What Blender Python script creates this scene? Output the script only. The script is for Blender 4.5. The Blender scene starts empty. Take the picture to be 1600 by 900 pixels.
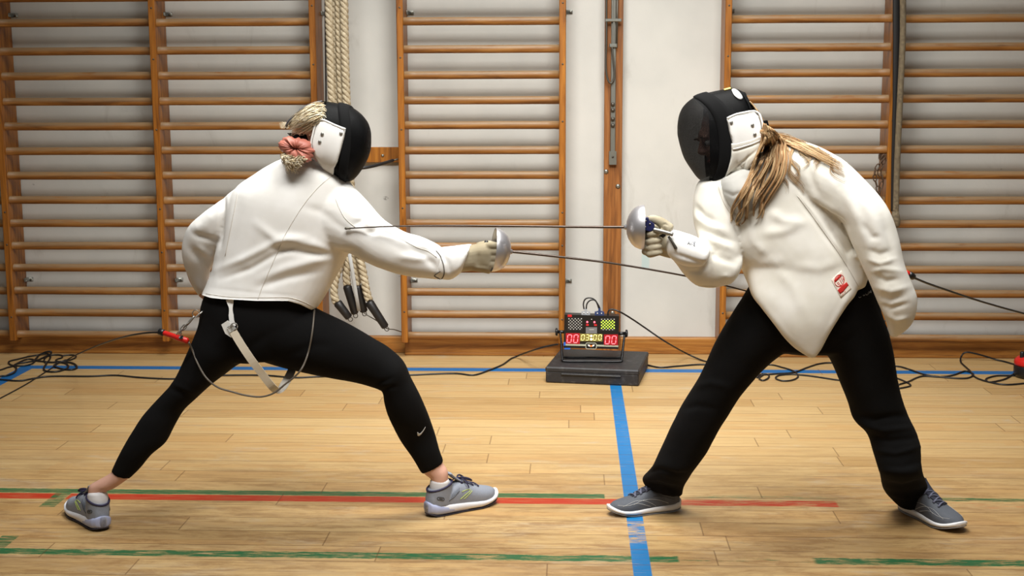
import bpy, math, random
from math import sin, cos, pi, radians, sqrt
from mathutils import Vector, Matrix, noise
from mathutils.bvhtree import BVHTree
from mathutils.geometry import delaunay_2d_cdt, intersect_point_tri_2d
S = bpy.context.scene
COL = S.collection
random.seed(7)

# ------------------------------------------------------------------ camera
FPX, YAW, PITCH, ROLL, CAMH = 2083.0, .0450, .1530, -.0037, 1.42
_f = Vector((-sin(YAW)*cos(PITCH), cos(YAW)*cos(PITCH), -sin(PITCH)))
_r0 = Vector((cos(YAW), sin(YAW), 0)); _u0 = _r0.cross(_f)
_r = _r0*cos(ROLL) + _u0*sin(ROLL); _u = -_r0*sin(ROLL) + _u0*cos(ROLL)
CAM = Vector((0, 0, CAMH))
cd = bpy.data.cameras.new('camera'); cam = bpy.data.objects.new('camera', cd); COL.objects.link(cam)
cd.sensor_width = 36; cd.lens = FPX*36/1600; cd.clip_start = .05
cam.matrix_world = Matrix(((_r.x, _u.x, -_f.x, 0), (_r.y, _u.y, -_f.y, 0), (_r.z, _u.z, -_f.z, CAMH), (0, 0, 0, 1)))
S.camera = cam
# ------------------------------------------------------------------ light and exposure
S.view_settings.view_transform = 'Standard'; S.view_settings.look = 'None'
S.view_settings.gamma = 1; S.view_settings.use_curve_mapping = False
S.view_settings.exposure = -0.05
w = bpy.data.worlds.new('world'); S.world = w; w.use_nodes = True
w.node_tree.nodes['Background'].inputs[0].default_value = (1, .95, .88, 1)
w.node_tree.nodes['Background'].inputs[1].default_value = .13
def area(name, loc, target, sx, sy, power, col, spread=180):
    l = bpy.data.lights.new(name, 'AREA'); l.shape = 'RECTANGLE'; l.size = sx; l.size_y = sy
    l.energy = power; l.color = col; l.spread = radians(spread)
    o = bpy.data.objects.new(name, l); COL.objects.link(o); o.location = loc
    o.rotation_euler = (Vector(target)-Vector(loc)).to_track_quat('-Z', 'Y').to_euler()
    return o
area('ceiling_light', (.0, 4.6, 4.2), (.0, 5.1, 0), 1.6, 1.0, 78, (1, .985, .945), 112)
area('ceiling_light', (-.9, 2.5, 4.2), (-.1, 5.5, .7), 1.5, 1.0, 34, (1, .985, .95), 78)
area('ceiling_light', (.9, 2.5, 4.2), (.1, 5.5, .7), 1.5, 1.0, 38, (1, .985, .95), 78)

# ------------------------------------------------------------------ pixel <-> place
def ray(px, py): return _r*((px-800)/FPX) + _u*((450-py)/FPX) + _f
def P(px, py, Y):
    d = ray(px, py); return CAM + d*(Y/d.y)
def PX(px, py, Y): return P(px, py, Y).x
def PZ(px, py, Y): return P(px, py, Y).z
def FL(px, py, z=0.0):
    d = ray(px, py); return CAM + d*((z-CAMH)/d.z)
def proj(p):
    q = Vector(p)-CAM; z = q.dot(_f); return 800+FPX*q.dot(_r)/z, 450-FPX*q.dot(_u)/z

# ------------------------------------------------------------------ mesh helpers
def world_loc(o):
    v = Vector((0, 0, 0))
    while o is not None: v += o.location; o = o.parent
    return v
def link_mesh(name, verts, faces, m, parent=None, smooth=True, origin=None, cols=None):
    me = bpy.data.meshes.new(name)
    o = bpy.data.objects.new(name, me); COL.objects.link(o)
    if parent is not None: o.parent = parent; org = world_loc(parent)
    else:
        org = Vector(origin) if origin is not None else Vector((0, 0, 0)); o.location = org
    me.from_pydata([tuple(Vector(v)-org) for v in verts], [], faces)
    me.validate(); me.materials.append(m)
    if cols:
        a = me.color_attributes.new('Col', 'FLOAT_COLOR', 'POINT')
        for i, c in enumerate(cols): a.data[i].color = (*c, 1)
    if smooth: me.polygons.foreach_set('use_smooth', [True]*len(me.polygons))
    me.update()
    return o
class MB:
    def __init__(s): s.v = []; s.f = []; s.c = []
    def add(s, vs, fs, col=None):
        n = len(s.v); s.v += [Vector(v) for v in vs]; s.f += [tuple(i+n for i in f) for f in fs]
        if col is not None: s.c += [col]*len(vs)
        return s
    def build(s, name, m, parent=None, smooth=True, origin=None):
        return link_mesh(name, s.v, s.f, m, parent, smooth, origin, s.c if len(s.c) == len(s.v) and s.c else None)
    def box(s, lo, hi, b=0.0, mat=None):
        lo = Vector(lo); hi = Vector(hi); c = (lo+hi)/2; h = (hi-lo)/2
        b = min(b, min(h)*.49)
        vs, fs = [], []
        if b <= 0:
            vs = [Vector((c.x+sx*h.x, c.y+sy*h.y, c.z+sz*h.z)) for sx in (-1, 1) for sy in (-1, 1) for sz in (-1, 1)]
            fs = [(0, 1, 3, 2), (4, 6, 7, 5), (0, 4, 5, 1), (2, 3, 7, 6), (0, 2, 6, 4), (1, 5, 7, 3)]
        else:
            idx = {}
            for sx in (-1, 1):
                for sy in (-1, 1):
                    for sz in (-1, 1):
                        for k in range(3):
                            q = [h.x, h.y, h.z]
                            for j in range(3):
                                if j != k: q[j] -= b
                            idx[(sx, sy, sz, k)] = len(vs); vs.append(Vector((c.x+sx*q[0], c.y+sy*q[1], c.z+sz*q[2])))
            for k in range(3):
                for sg in (-1, 1):
                    a, d = [(1, 2), (0, 2), (0, 1)][k]; q = []
                    for (p1, p2) in ((-1, -1), (1, -1), (1, 1), (-1, 1)):
                        t = [0, 0, 0]; t[k] = sg; t[a] = p1; t[d] = p2; q.append(idx[(*t, k)])
                    fs.append(tuple(q))
            for (a, d, e) in ((0, 1, 2), (0, 2, 1), (1, 2, 0)):
                for s1 in (-1, 1):
                    for s2 in (-1, 1):
                        q = []
                        for (se, k) in ((-1, a), (1, a), (1, d), (-1, d)):
                            t = [0, 0, 0]; t[a] = s1; t[d] = s2; t[e] = se; q.append(idx[(*t, k)])
                        fs.append(tuple(q))
            for sx in (-1, 1):
                for sy in (-1, 1):
                    for sz in (-1, 1): fs.append(tuple(idx[(sx, sy, sz, k)] for k in range(3)))
        if mat is not None: vs = [mat @ v for v in vs]
        return s.add(vs, fs)
    def tube(s, pts, rad, n=8, col=None, flat=None, cap=True, up=None):
        pts = [Vector(p) for p in pts]; m = len(pts); vs = []; fs = []
        t0 = (pts[1]-pts[0]).normalized(); ref = Vector(up) if up else (Vector((0, 0, 1)) if abs(t0.z) < .9 else Vector((1, 0, 0)))
        nrm = (ref - t0*ref.dot(t0)).normalized()
        for i, p in enumerate(pts):
            t = (pts[min(i+1, m-1)]-pts[max(i-1, 0)])
            t = t.normalized() if t.length > 1e-9 else t0
            nn = nrm - t*nrm.dot(t)
            if nn.length > 1e-6: nrm = nn.normalized()
            bn = t.cross(nrm); rr = rad[i] if isinstance(rad, (list, tuple)) else rad
            for k in range(n):
                a = 2*pi*k/n; vs.append(p + nrm*cos(a)*rr*(flat or 1) + bn*sin(a)*rr)
        for i in range(m-1):
            for k in range(n):
                k2 = (k+1) % n; fs.append((i*n+k, i*n+k2, (i+1)*n+k2, (i+1)*n+k))
        if cap: fs.append(tuple(range(n-1, -1, -1))); fs.append(tuple((m-1)*n+k for k in range(n)))
        return s.add(vs, fs, col)
    def lathe(s, prof, o, ax, n=32, ref=None):
        o = Vector(o); ax = Vector(ax).normalized()
        ref = Vector(ref) if ref else (Vector((0, 0, 1)) if abs(ax.z) < .9 else Vector((1, 0, 0)))
        e1 = (ref-ax*ref.dot(ax)).normalized(); e2 = ax.cross(e1); vs = []; fs = []
        for (rr, h) in prof:
            for k in range(n):
                a = 2*pi*k/n; vs.append(o+ax*h+(e1*cos(a)+e2*sin(a))*max(rr, 1e-5))
        for i in range(len(prof)-1):
            for k in range(n):
                k2 = (k+1) % n; fs.append((i*n+k, i*n+k2, (i+1)*n+k2, (i+1)*n+k))
        fs.append(tuple(range(n-1, -1, -1))); fs.append(tuple((len(prof)-1)*n+k for k in range(n)))
        return s.add(vs, fs)
    def sphere(s, c, r, n=12, sc=(1, 1, 1), R=None):
        vs = []; fs = []
        for i in range(n+1):
            for k in range(2*n):
                th = pi*i/n; ph = pi*k/n
                v = Vector((sin(th)*cos(ph)*r*sc[0], sin(th)*sin(ph)*r*sc[1], cos(th)*r*sc[2]))
                if R: v = R @ v
                vs.append(Vector(c)+v)
        for i in range(n):
            for k in range(2*n):
                k2 = (k+1) % (2*n); fs.append((i*2*n+k, (i+1)*2*n+k, (i+1)*2*n+k2, i*2*n+k2))
        return s.add(vs, fs)
    def loft(s, rings, sub=4, n=28, ex=2.0, round_a=True, round_b=True):
        """rings: (centre, half-axis u, half-axis v)"""
        R = rings if sub <= 1 else []
        if sub > 1:
            m = len(rings)
            for i in range(m-1):
                p = [rings[max(i-1, 0)], rings[i], rings[i+1], rings[min(i+2, m-1)]]
                for j in range(sub):
                    t = j/sub
                    R.append(tuple(cr(p[0][q], p[1][q], p[2][q], p[3][q], t) for q in range(3)))
            R.append(rings[-1])
        def cap(r0, r1):
            # a rounded end beyond r0, away from r1
            d = (r0[0]-r1[0]); d = d.normalized()*min(r0[1].length, r0[2].length)*.45 if d.length > 1e-9 else Vector()
            return [(r0[0]+d*sin(a), r0[1]*cos(a), r0[2]*cos(a)) for a in (.5, 1.0, 1.35, 1.53)]
        if round_a: R = cap(R[0], R[1])[::-1]+R
        if round_b: R = R+cap(R[-1], R[-2])
        vs = []; fs = []
        for (c, u, v) in R:
            for k in range(n):
                a = 2*pi*k/n; ca, sa = cos(a), sin(a)
                if ex != 2.0:
                    ca = math.copysign(abs(ca)**(2/ex), ca); sa = math.copysign(abs(sa)**(2/ex), sa)
                vs.append(c+u*ca+v*sa)
        for i in range(len(R)-1):
            for k in range(n):
                k2 = (k+1) % n; fs.append((i*n+k, i*n+k2, (i+1)*n+k2, (i+1)*n+k))
        fs.append(tuple(range(n-1, -1, -1))); fs.append(tuple((len(R)-1)*n+k for k in range(n)))
        return s.add(vs, fs)
def cr(a, b, c, d, t):
    return .5*((2*b)+(c-a)*t+(2*a-5*b+4*c-d)*t*t+(3*b-a-3*c+d)*t*t*t)
def smooth_path(pts, sub=6):
    pts = [Vector(p) for p in pts]; out = []; m = len(pts)
    for i in range(m-1):
        p = [pts[max(i-1, 0)], pts[i], pts[i+1], pts[min(i+2, m-1)]]
        for j in range(sub): out.append(cr(*p, j/sub))
    return out+[pts[-1]]
def pr(ax, ay, bx, by, Y, dn, Yb=None):
    """ring whose silhouette runs from pixel A to pixel B at depth Y (B at Yb), half thickness dn"""
    a = P(ax, ay, Y); b = P(bx, by, Y if Yb is None else Yb)
    return ((a+b)/2, (a-b)/2, Vector((0, dn, 0)))
def remesh(mb, voxel, smooth_it=6, fac=.5):
    me = bpy.data.meshes.new('tmp'); me.from_pydata([tuple(v) for v in mb.v], [], mb.f); me.validate()
    o = bpy.data.objects.new('tmp', me); COL.objects.link(o)
    m = o.modifiers.new('r', 'REMESH'); m.mode = 'VOXEL'; m.voxel_size = voxel; m.adaptivity = 0
    if smooth_it:
        m = o.modifiers.new('s', 'SMOOTH'); m.factor = fac; m.iterations = smooth_it
    dg = bpy.context.evaluated_depsgraph_get(); dg.update()
    ev = o.evaluated_get(dg); e = ev.to_mesh()
    out = MB(); out.v = [v.co.copy() for v in e.vertices]; out.f = [tuple(p.vertices) for p in e.polygons]
    nr = [v.normal.copy() for v in e.vertices]
    ev.to_mesh_clear(); bpy.data.objects.remove(o); bpy.data.meshes.remove(me)
    return out, nr
def normals(mb):
    me = bpy.data.meshes.new('tmp'); me.from_pydata([tuple(v) for v in mb.v], [], mb.f)
    nr = [v.normal.copy() for v in me.vertices]; bpy.data.meshes.remove(me); return nr
def folds(mb, nr, strokes, amp=0.0, scale=9.0, seed=0.0, stretch=(1, 1, 1)):
    """cloth: sewn creases and pulled folds, pressed into or raised out of the surface; strokes = (points, width px, depth m)"""
    st = []
    for pts, wd, dp in strokes:
        st.append(([Vector(p) for p in pts], wd, dp, min(p[0] for p in pts)-3*wd, max(p[0] for p in pts)+3*wd,
                   min(p[1] for p in pts)-3*wd, max(p[1] for p in pts)+3*wd))
    for i, v in enumerate(mb.v):
        n = nr[i]; d = 0.0
        if amp:
            q = Vector((v.x*stretch[0], v.y*stretch[1], v.z*stretch[2]))*scale+Vector((seed, seed, seed))
            d += amp*noise.noise(q)+amp*.4*noise.noise(q*2.3)
        if n.y < .15:
            x, y = proj(v); q2 = Vector((x, y)); fc = min(1, (.15-n.y)/.5)
            for pts, wd, dp, x0, x1, y0, y1 in st:
                if not (x0 < x < x1 and y0 < y < y1): continue
                best = 1e9; L = len(pts)-1
                for k in range(L):
                    a = pts[k]; b = pts[k+1]; ab = b-a; t = max(0, min(1, (q2-a).dot(ab)/max(ab.length_squared, 1e-9)))
                    dd = (q2-a-ab*t).length
                    if dd < best: best = dd; tt = (k+t)/L
                d += dp*math.exp(-(best/wd)**2)*fc*min(1, .25+3.2*min(tt, 1-tt))
        mb.v[i] = v+n*d
def bvh(*mbs):
    vs = []; fs = []
    for m in mbs:
        n = len(vs); vs += [Vector(v) for v in m.v]; fs += [tuple(i+n for i in f) for f in m.f]
    return BVHTree.FromPolygons(vs, fs)
def hit(tree, px, py, fallback=None):
    d = ray(px, py).normalized(); h = tree.ray_cast(CAM, d)
    if h[0] is not None: return h[0], (h[1] if h[1].dot(d) < 0 else -h[1])
    if fallback is None:
        # nearest point of the surface to the ray
        best = None
        for t in (3.9, 4.0, 4.1, 4.2, 4.3):
            q = CAM+d*(t/d.y); r = tree.find_nearest(q)
            if r[0] is not None and (best is None or r[3] < best[3]): best = r
        return (CAM+d*((best[0]-CAM).dot(d))), -d
    return P(px, py, fallback), -d
def resample(poly, step):
    out = []
    for i in range(len(poly)):
        a = Vector(poly[i]); b = Vector(poly[(i+1) % len(poly)]); k = max(1, int((b-a).length/step))
        for j in range(k): out.append(a+(b-a)*j/k)
    return out
def inside(p, poly):
    c = False; n = len(poly)
    for i in range(n):
        a, b = poly[i], poly[(i+1) % n]
        if (a[1] > p[1]) != (b[1] > p[1]) and p[0] < (b[0]-a[0])*(p[1]-a[1])/(b[1]-a[1])+a[0]: c = not c
    return c
def drape(tree, poly, off=.002, th=.002, step=4, round_=True, mb=None, fallback=None, relax=0):
    """cloth patch lying on a surface: its outline seen from the front, its shape taken from what it lies on"""
    mb = mb or MB()
    if round_: poly = [tuple(v[:2]) for v in smooth_path([(*p, 0) for p in list(poly)+[poly[0]]], 3)][:-1]
    b = resample(poly, step); pts = [Vector(p) for p in b]; nb = len(pts)
    x0, x1 = min(p.x for p in pts), max(p.x for p in pts); y0, y1 = min(p.y for p in pts), max(p.y for p in pts)
    y = y0+step*.5; bl = [tuple(p) for p in b]
    while y < y1:
        x = x0+step*.5
        while x < x1:
            if inside((x, y), bl) and min((p-Vector((x, y))).length for p in pts[:nb]) > step*.55: pts.append(Vector((x, y)))
            x += step
        y += step
    r = delaunay_2d_cdt(pts, [(i, (i+1) % nb) for i in range(nb)], [], 1, 1e-4)
    vv, fs = r[0], r[2]; top = []; bot = []
    for p in vv:
        h, n = hit(tree, p[0], p[1], fallback); n = (n - ray(p[0], p[1]).normalized()*.5).normalized()
        top.append(h+n*(off+th)); bot.append(h+n*(off-.001))
    if relax:
        nbh = {i: set() for i in range(len(top))}
        for f in fs:
            for i in f: nbh[i] |= set(f)-{i}
        for _ in range(relax):
            t2 = list(top)
            for i in range(len(top)):
                if nbh[i]:
                    a = sum((top[j] for j in nbh[i]), Vector())/len(nbh[i]); t2[i] = top[i]*.5+a*.5
            top = t2
    m = len(top); F = []
    cnt = {}
    for f in fs:
        a, b_, c = (vv[i] for i in f[:3]); cr_ = (b_[0]-a[0])*(c[1]-a[1])-(b_[1]-a[1])*(c[0]-a[0])
        g = tuple(f) if cr_ < 0 else tuple(reversed(f))
        F.append(g); F.append(tuple(i+m for i in reversed(g)))
        for k in range(len(g)): cnt[(g[k], g[(k+1) % len(g)])] = 1
    for (a, b_) in list(cnt):
        if (b_, a) not in cnt: F.append((b_, a, a+m, b_+m))
    mb.add(top+bot, F)
    return mb
def cord_on(tree, pts, rad, off=0.0, sub=5, n=6, mb=None, fallback=None):
    mb = mb or MB(); q = smooth_path([(*p, 0) for p in pts], sub)
    w3 = []
    for p in q:
        h, nn = hit(tree, p.x, p.y, fallback); w3.append(h+nn*off)
    return mb.tube(w3, rad, n)

def tag(o, label=None, cat=None, group=None, kind=None):
    if label: o['label'] = label
    if cat: o['category'] = cat
    if group: o['group'] = group
    if kind: o['kind'] = kind
    return o
def thing(name, loc, label, cat, group=None):
    o = bpy.data.objects.new(name, None); COL.objects.link(o); o.location = Vector(loc); o.empty_display_size = .1
    return tag(o, label, cat, group)

# ------------------------------------------------------------------ materials
def mat(name, col, rough=.5, metal=0.0, **k):
    m = bpy.data.materials.new(name); m.use_nodes = True; b = m.node_tree.nodes['Principled BSDF']
    b.inputs['Base Color'].default_value = (*col, 1); b.inputs['Roughness'].default_value = rough; b.inputs['Metallic'].default_value = metal
    for kk, v in k.items(): b.inputs[kk.replace('_', ' ')].default_value = v
    return m
class NT:
    """short-hand for node trees"""
    def __init__(s, m): s.t = m.node_tree; s.b = s.t.nodes['Principled BSDF']
    def n(s, typ, **k):
        o = s.t.nodes.new(typ)
        for a, v in k.items(): setattr(o, a, v)
        return o
    def put(s, sock, v):
        if hasattr(v, 'links') or hasattr(v, 'is_output'): s.t.links.new(v, sock)
        elif isinstance(v, (tuple, list)) and len(v) == 3 and sock.type == 'RGBA': sock.default_value = (*v, 1)
        else: sock.default_value = v
    def m(s, op, a, b=0.0, c=None, clamp=False):
        o = s.n('ShaderNodeMath', operation=op, use_clamp=clamp); s.put(o.inputs[0], a); s.put(o.inputs[1], b)
        if c is not None: s.put(o.inputs[2], c)
        return o.outputs[0]
    def mix(s, f, a, b, bt='MIX'):
        o = s.n('ShaderNodeMix', data_type='RGBA', blend_type=bt); s.put(o.inputs[0], f); s.put(o.inputs[6], a); s.put(o.inputs[7], b)
        return o.outputs[2]
    def xyz(s, src='Object'):
        c = s.n('ShaderNodeTexCoord'); q = s.n('ShaderNodeSeparateXYZ'); s.t.links.new(c.outputs[src], q.inputs[0]); return q.outputs
    def comb(s, x, y, z):
        o = s.n('ShaderNodeCombineXYZ'); s.put(o.inputs[0], x); s.put(o.inputs[1], y); s.put(o.inputs[2], z); return o.outputs[0]
    def noise(s, vec, sc, det=3, rough=.5, dist=0):
        o = s.n('ShaderNodeTexNoise'); o.inputs['Scale'].default_value = sc; o.inputs['Detail'].default_value = det
        o.inputs['Roughness'].default_value = rough; o.inputs['Distortion'].default_value = dist
        if vec is not None: s.t.links.new(vec, o.inputs['Vector'])
        return o.outputs[0]
    def white(s, vec):
        o = s.n('ShaderNodeTexWhiteNoise', noise_dimensions='3D'); s.t.links.new(vec, o.inputs['Vector']); return o.outputs['Value']
    def ramp(s, f, stops):
        o = s.n('ShaderNodeValToRGB'); s.put(o.inputs[0], f); e = o.color_ramp.elements
        while len(e) < len(stops): e.new(.5)
        for i, (p, c) in enumerate(stops): e[i].position = p; e[i].color = (*c, 1) if len(c) == 3 else c
        return o.outputs[0]
    def sm(s, v, a, b):
        o = s.n('ShaderNodeMapRange', interpolation_type='SMOOTHSTEP'); s.put(o.inputs[0], v); s.put(o.inputs[1], a); s.put(o.inputs[2], b)
        return o.outputs[0]
    def band(s, v, a, b, e=.0015):   # 1 where a < v < b
        return s.m('MULTIPLY', s.sm(v, a-e, a+e), s.sm(v, b+e, b-e) if False else s.m('SUBTRACT', 1.0, s.sm(v, b-e, b+e)))
    def bump(s, h, st, d=.01):
        o = s.n('ShaderNodeBump'); o.inputs['Strength'].default_value = st; o.inputs['Distance'].default_value = d
        s.put(o.inputs['Height'], h); s.t.links.new(o.outputs[0], s.b.inputs['Normal'])
def sr(r, g, b):
    f = lambda c: (c/255/12.92) if c/255 <= .04045 else ((c/255+.055)/1.055)**2.4
    return (f(r), f(g), f(b))

def wood(name, dark, mid, light, axis='Z', rough=.4, worn=None, sc=1.0):
    m = mat(name, mid, rough); t = NT(m); x, y, z = t.xyz()
    oi = t.n('ShaderNodeObjectInfo'); rnd = t.m('MULTIPLY', oi.outputs['Random'], 31.0)
    a = {'X': (x, y, z), 'Y': (y, x, z), 'Z': (z, x, y)}[axis]
    v = t.comb(t.m('ADD', t.m('MULTIPLY', a[0], 1.6*sc), rnd), t.m('MULTIPLY', a[1], 22.0*sc), t.m('MULTIPLY', a[2], 22.0*sc))
    n1 = t.noise(v, 1.4, 5, .6, 1.2)
    v2 = t.comb(t.m('ADD', t.m('MULTIPLY', a[0], 5.0), rnd), t.m('MULTIPLY', a[1], 160.0), t.m('MULTIPLY', a[2], 160.0))
    n2 = t.noise(v2, 1.2, 3, .6)
    c = t.ramp(n1, [(.3, dark), (.5, mid), (.72, light)])
    c = t.mix(t.m('MULTIPLY', t.sm(n2, .5, .75), .35), c, tuple(q*.45 for q in dark))
    if worn:
        v3 = t.comb(t.m('ADD', t.m('MULTIPLY', a[0], 3.0), rnd), t.m('MULTIPLY', a[1], 18.0), t.m('MULTIPLY', a[2], 18.0))
        n3 = t.noise(v3, 2.2, 4, .65)
        ge = t.n('ShaderNodeNewGeometry'); sp = t.n('ShaderNodeSeparateXYZ'); t.t.links.new(ge.outputs['Normal'], sp.inputs[0])
        topw = t.sm(sp.outputs[2], -.35, .55)     # hands and feet rub the varnish off the upper half
        c = t.mix(t.m('MULTIPLY', t.m('MULTIPLY', t.sm(n3, .22, .52), topw), .88), c, worn)
    t.put(t.b.inputs['Base Color'], c); t.put(t.b.inputs['Roughness'], t.m('ADD', t.m('MULTIPLY', n2, .25), rough-.1))
    t.bump(n1, .12, .004); return m
M = {}
M['upright'] = wood('varnished_pine', sr(98, 54, 14), sr(148, 90, 26), sr(176, 114, 40), 'Z', .38)
M['rung'] = wood('worn_rung', sr(98, 58, 20), sr(142, 90, 34), sr(172, 122, 62), 'X', .48, worn=sr(140, 114, 82))
M['base'] = wood('skirting_wood', sr(114, 68, 24), sr(154, 100, 40), sr(178, 126, 60), 'X', .42)
M['post'] = wood('post_wood', sr(98, 56, 20), sr(138, 84, 34), sr(164, 108, 54), 'Z', .45)
M['steel'] = mat('galvanised_steel', sr(150, 150, 142), .38, .85)
M['dsteel'] = mat('dull_steel', sr(96, 92, 84), .5, .8)
M['chrome'] = mat('chrome', sr(205, 205, 205), .18, 1.0)
M['black'] = mat('black_rubber', sr(22, 21, 22), .55)
M['cable'] = mat('cable_black', sr(20, 20, 22), .45)

def wall_mat():
    m = mat('wall_paint', sr(214, 209, 196), .75); t = NT(m); x, y, z = t.xyz(); v = t.comb(x, y, z)
    n = t.noise(v, 1.3, 4, .6); c = t.mix(t.sm(n, .3, .7), sr(188, 188, 183), sr(204, 203, 197))
    # scuffs and ball marks: small grey dabs
    vo = t.n('ShaderNodeTexVoronoi'); vo.inputs['Scale'].default_value = 4.2; t.t.links.new(t.comb(x, 0.0, t.m('MULTIPLY', z, 1.5)), vo.inputs['Vector'])
    sz = t.noise(v, 2.1, 1); dab = t.m('SUBTRACT', 1.0, t.sm(t.m('DIVIDE', vo.outputs['Distance'], t.m('ADD', .02, t.m('MULTIPLY', t.sm(sz, .42, .7), .12))), .45, .75))
    n2 = t.noise(v, 60, 3, .7)
    c = t.mix(t.m('MULTIPLY', t.m('MULTIPLY', dab, t.sm(n2, .40, .56)), .8), c, sr(112, 110, 104))
    # faint long smudges
    n3 = t.noise(t.comb(t.m('MULTIPLY', x, 3.0), y, t.m('MULTIPLY', z, 1.2)), 2.2, 5, .7, .6)
    c = t.mix(t.m('MULTIPLY', t.sm(n3, .58, .75), .25), c, sr(150, 145, 134))
    # pale blue-green drip of old paint by the post
    dx = t.band(t.m('ADD', x, t.m('MULTIPLY', t.noise(v, 40, 2), .006)), PX(1004, 408, 6.95), PX(1016, 408, 6.95), .003)
    dz = t.band(t.m('ADD', z, t.m('MULTIPLY', t.noise(v, 60, 2), .012)), PZ(1010, 420, 6.95), PZ(1010, 380, 6.95), .003)
    c = t.mix(t.m('MULTIPLY', dx, dz), c, sr(176, 192, 190))
    t.put(t.b.inputs['Base Color'], c); t.bump(t.noise(v, 35, 4, .6), .12, .004); return m
M['wall'] = wall_mat()

def floor_mat():
    m = mat('gym_floor', (.5, .3, .12), .35); t = NT(m); x, y, z = t.xyz()
    PW = .132
    ry = t.m('DIVIDE', t.m('ADD', y, .021), PW); row = t.m('FLOOR', ry); fy = t.m('SUBTRACT', ry, row)
    r1 = t.white(t.comb(row, 3.3, 0.0)); L = t.m('ADD', 1.0, t.m('MULTIPLY', r1, .8))
    cx = t.m('ADD', t.m('DIVIDE', x, L), t.m('MULTIPLY', r1, 17.3)); col = t.m('FLOOR', cx); fx = t.m('SUBTRACT', cx, col)
    r2 = t.white(t.comb(row, col, 1.0)); r3 = t.white(t.comb(row, col, 5.0))
    # every board is made of two or three narrow strips
    sy = t.m('MULTIPLY', fy, 3.0); st = t.m('FLOOR', sy); fs = t.m('SUBTRACT', sy, st)
    r4 = t.white(t.comb(t.m('FLOOR', t.m('MULTIPLY', t.m('ADD', x, t.m('MULTIPLY', t.white(t.comb(row, st, 9.0)), 3.0)), 2.1)), row, st))
    g = t.noise(t.comb(t.m('ADD', t.m('MULTIPLY', x, 2.0), t.m('MULTIPLY', r2, 50.0)), t.m('MULTIPLY', y, 38.0), r3), 2.0, 6, .65, .5)
    base = t.ramp(g, [(.25, sr(138, 106, 66)), (.5, sr(180, 150, 102)), (.75, sr(198, 172, 126))])
    tint = t.ramp(r2, [(0, sr(186, 154, 102)), (.5, sr(214, 190, 142)), (1, sr(200, 172, 122))])
    base = t.mix(.5, base, tint, 'MULTIPLY'); base = t.mix(.35, base, tint)
    base = t.mix(t.m('MULTIPLY', t.sm(r4, .5, 1.0), .22), base, sr(182, 132, 74))
    # narrow dark flecks of grain
    fl = t.noise(t.comb(t.m('MULTIPLY', x, 9.0), t.m('MULTIPLY', y, 150.0), r3), 2.0, 4, .7)
    base = t.mix(t.m('MULTIPLY', t.sm(fl, .56, .72), .35), base, sr(140, 92, 44))
    # grey worn patches, mostly where people step near the front
    wn = t.noise(t.comb(t.m('MULTIPLY', x, 1.6), t.m('MULTIPLY', y, 6.0), 0.0), 1.7, 6, .7, .8)
    near = t.m('SUBTRACT', 1.0, t.sm(y, 4.2, 5.4))
    base = t.mix(t.m('MULTIPLY', t.sm(wn, t.m('SUBTRACT', .56, t.m('MULTIPLY', near, .05)), .74), .55), base, sr(176, 164, 144))
    wn2 = t.noise(t.comb(t.m('MULTIPLY', x, 2.3), t.m('MULTIPLY', y, 9.0), 4.0), 2.3, 6, .75, .4)
    base = t.mix(t.m('MULTIPLY', t.m('MULTIPLY', t.sm(wn2, .42, .66), near), .62), base, sr(122, 86, 48))
    wn3 = t.noise(t.comb(t.m('MULTIPLY', x, .9), t.m('MULTIPLY', y, 3.0), 9.0), 2.0, 5, .65)
    base = t.mix(t.m('MULTIPLY', t.m('MULTIPLY', t.sm(wn3, .48, .68), t.m('ADD', near, .25)), .32), base, sr(140, 112, 80))
    # board joints
    ey = t.m('MULTIPLY', t.m('MINIMUM', fy, t.m('SUBTRACT', 1.0, fy)), PW); ex = t.m('MULTIPLY', t.m('MINIMUM', fx, t.m('SUBTRACT', 1.0, fx)), L)
    es = t.m('MULTIPLY', t.m('MINIMUM', fs, t.m('SUBTRACT', 1.0, fs)), PW/3)
    gap = t.m('SUBTRACT', 1.0, t.sm(t.m('MINIMUM', ey, ex), .0008, .0034)); gs = t.m('SUBTRACT', 1.0, t.sm(es, .0002, .002))
    # painted and taped lines, worn where feet have rubbed them
    v = t.comb(x, y, 0.0); wr = t.noise(t.comb(t.m('MULTIPLY', x, 6.0), t.m('MULTIPLY', y, 60.0), 0.0), 1.6, 5, .7)
    big = t.noise(t.comb(t.m('MULTIPLY', x, 1.1), 0.0, 2.0), 2.0, 2)
    jy = t.m('MULTIPLY', t.m('SUBTRACT', t.noise(t.comb(t.m('MULTIPLY', x, 12.0), 0.0, 7.0), 3.0, 3), .5), .012)
    c = base
    def line(c, a, b, colr, worn, w0=.38, w1=.5, amt=1.0):
        k = t.m('MULTIPLY', a, b) if b is not None else a
        if worn is not None: k = t.m('MULTIPLY', k, t.m('SUBTRACT', 1.0, t.m('MULTIPLY', worn, t.sm(wr, w0, w1))))
        return t.mix(t.m('MULTIPLY', k, amt), c, colr)
    GR, RD, BL = sr(30, 92, 54), sr(168, 44, 20), sr(10, 106, 164)
    yg = t.m('ADD', y, jy)
    wearR = t.m('ADD', .25, t.m('MULTIPLY', t.sm(x, .15, .35), .6))
    c = line(c, t.band(yg, 4.446, 4.494), t.m('SUBTRACT', 1.0, t.sm(x, .115, .12)), GR, .35, .45, .6)
    c = line(c, t.band(yg, 4.462, 4.492), t.band(x, .42, .9, .08), sr(70, 118, 78), 1.0, .38, .52)
    c = line(c, t.band(yg, 4.455, 4.49), t.sm(x, 1.2, 1.26), GR, .9, .44, .6)
    gapx = t.m('SUBTRACT', 1.0, t.band(x, FL(88, 778).x, FL(103, 778).x, .003))
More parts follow.
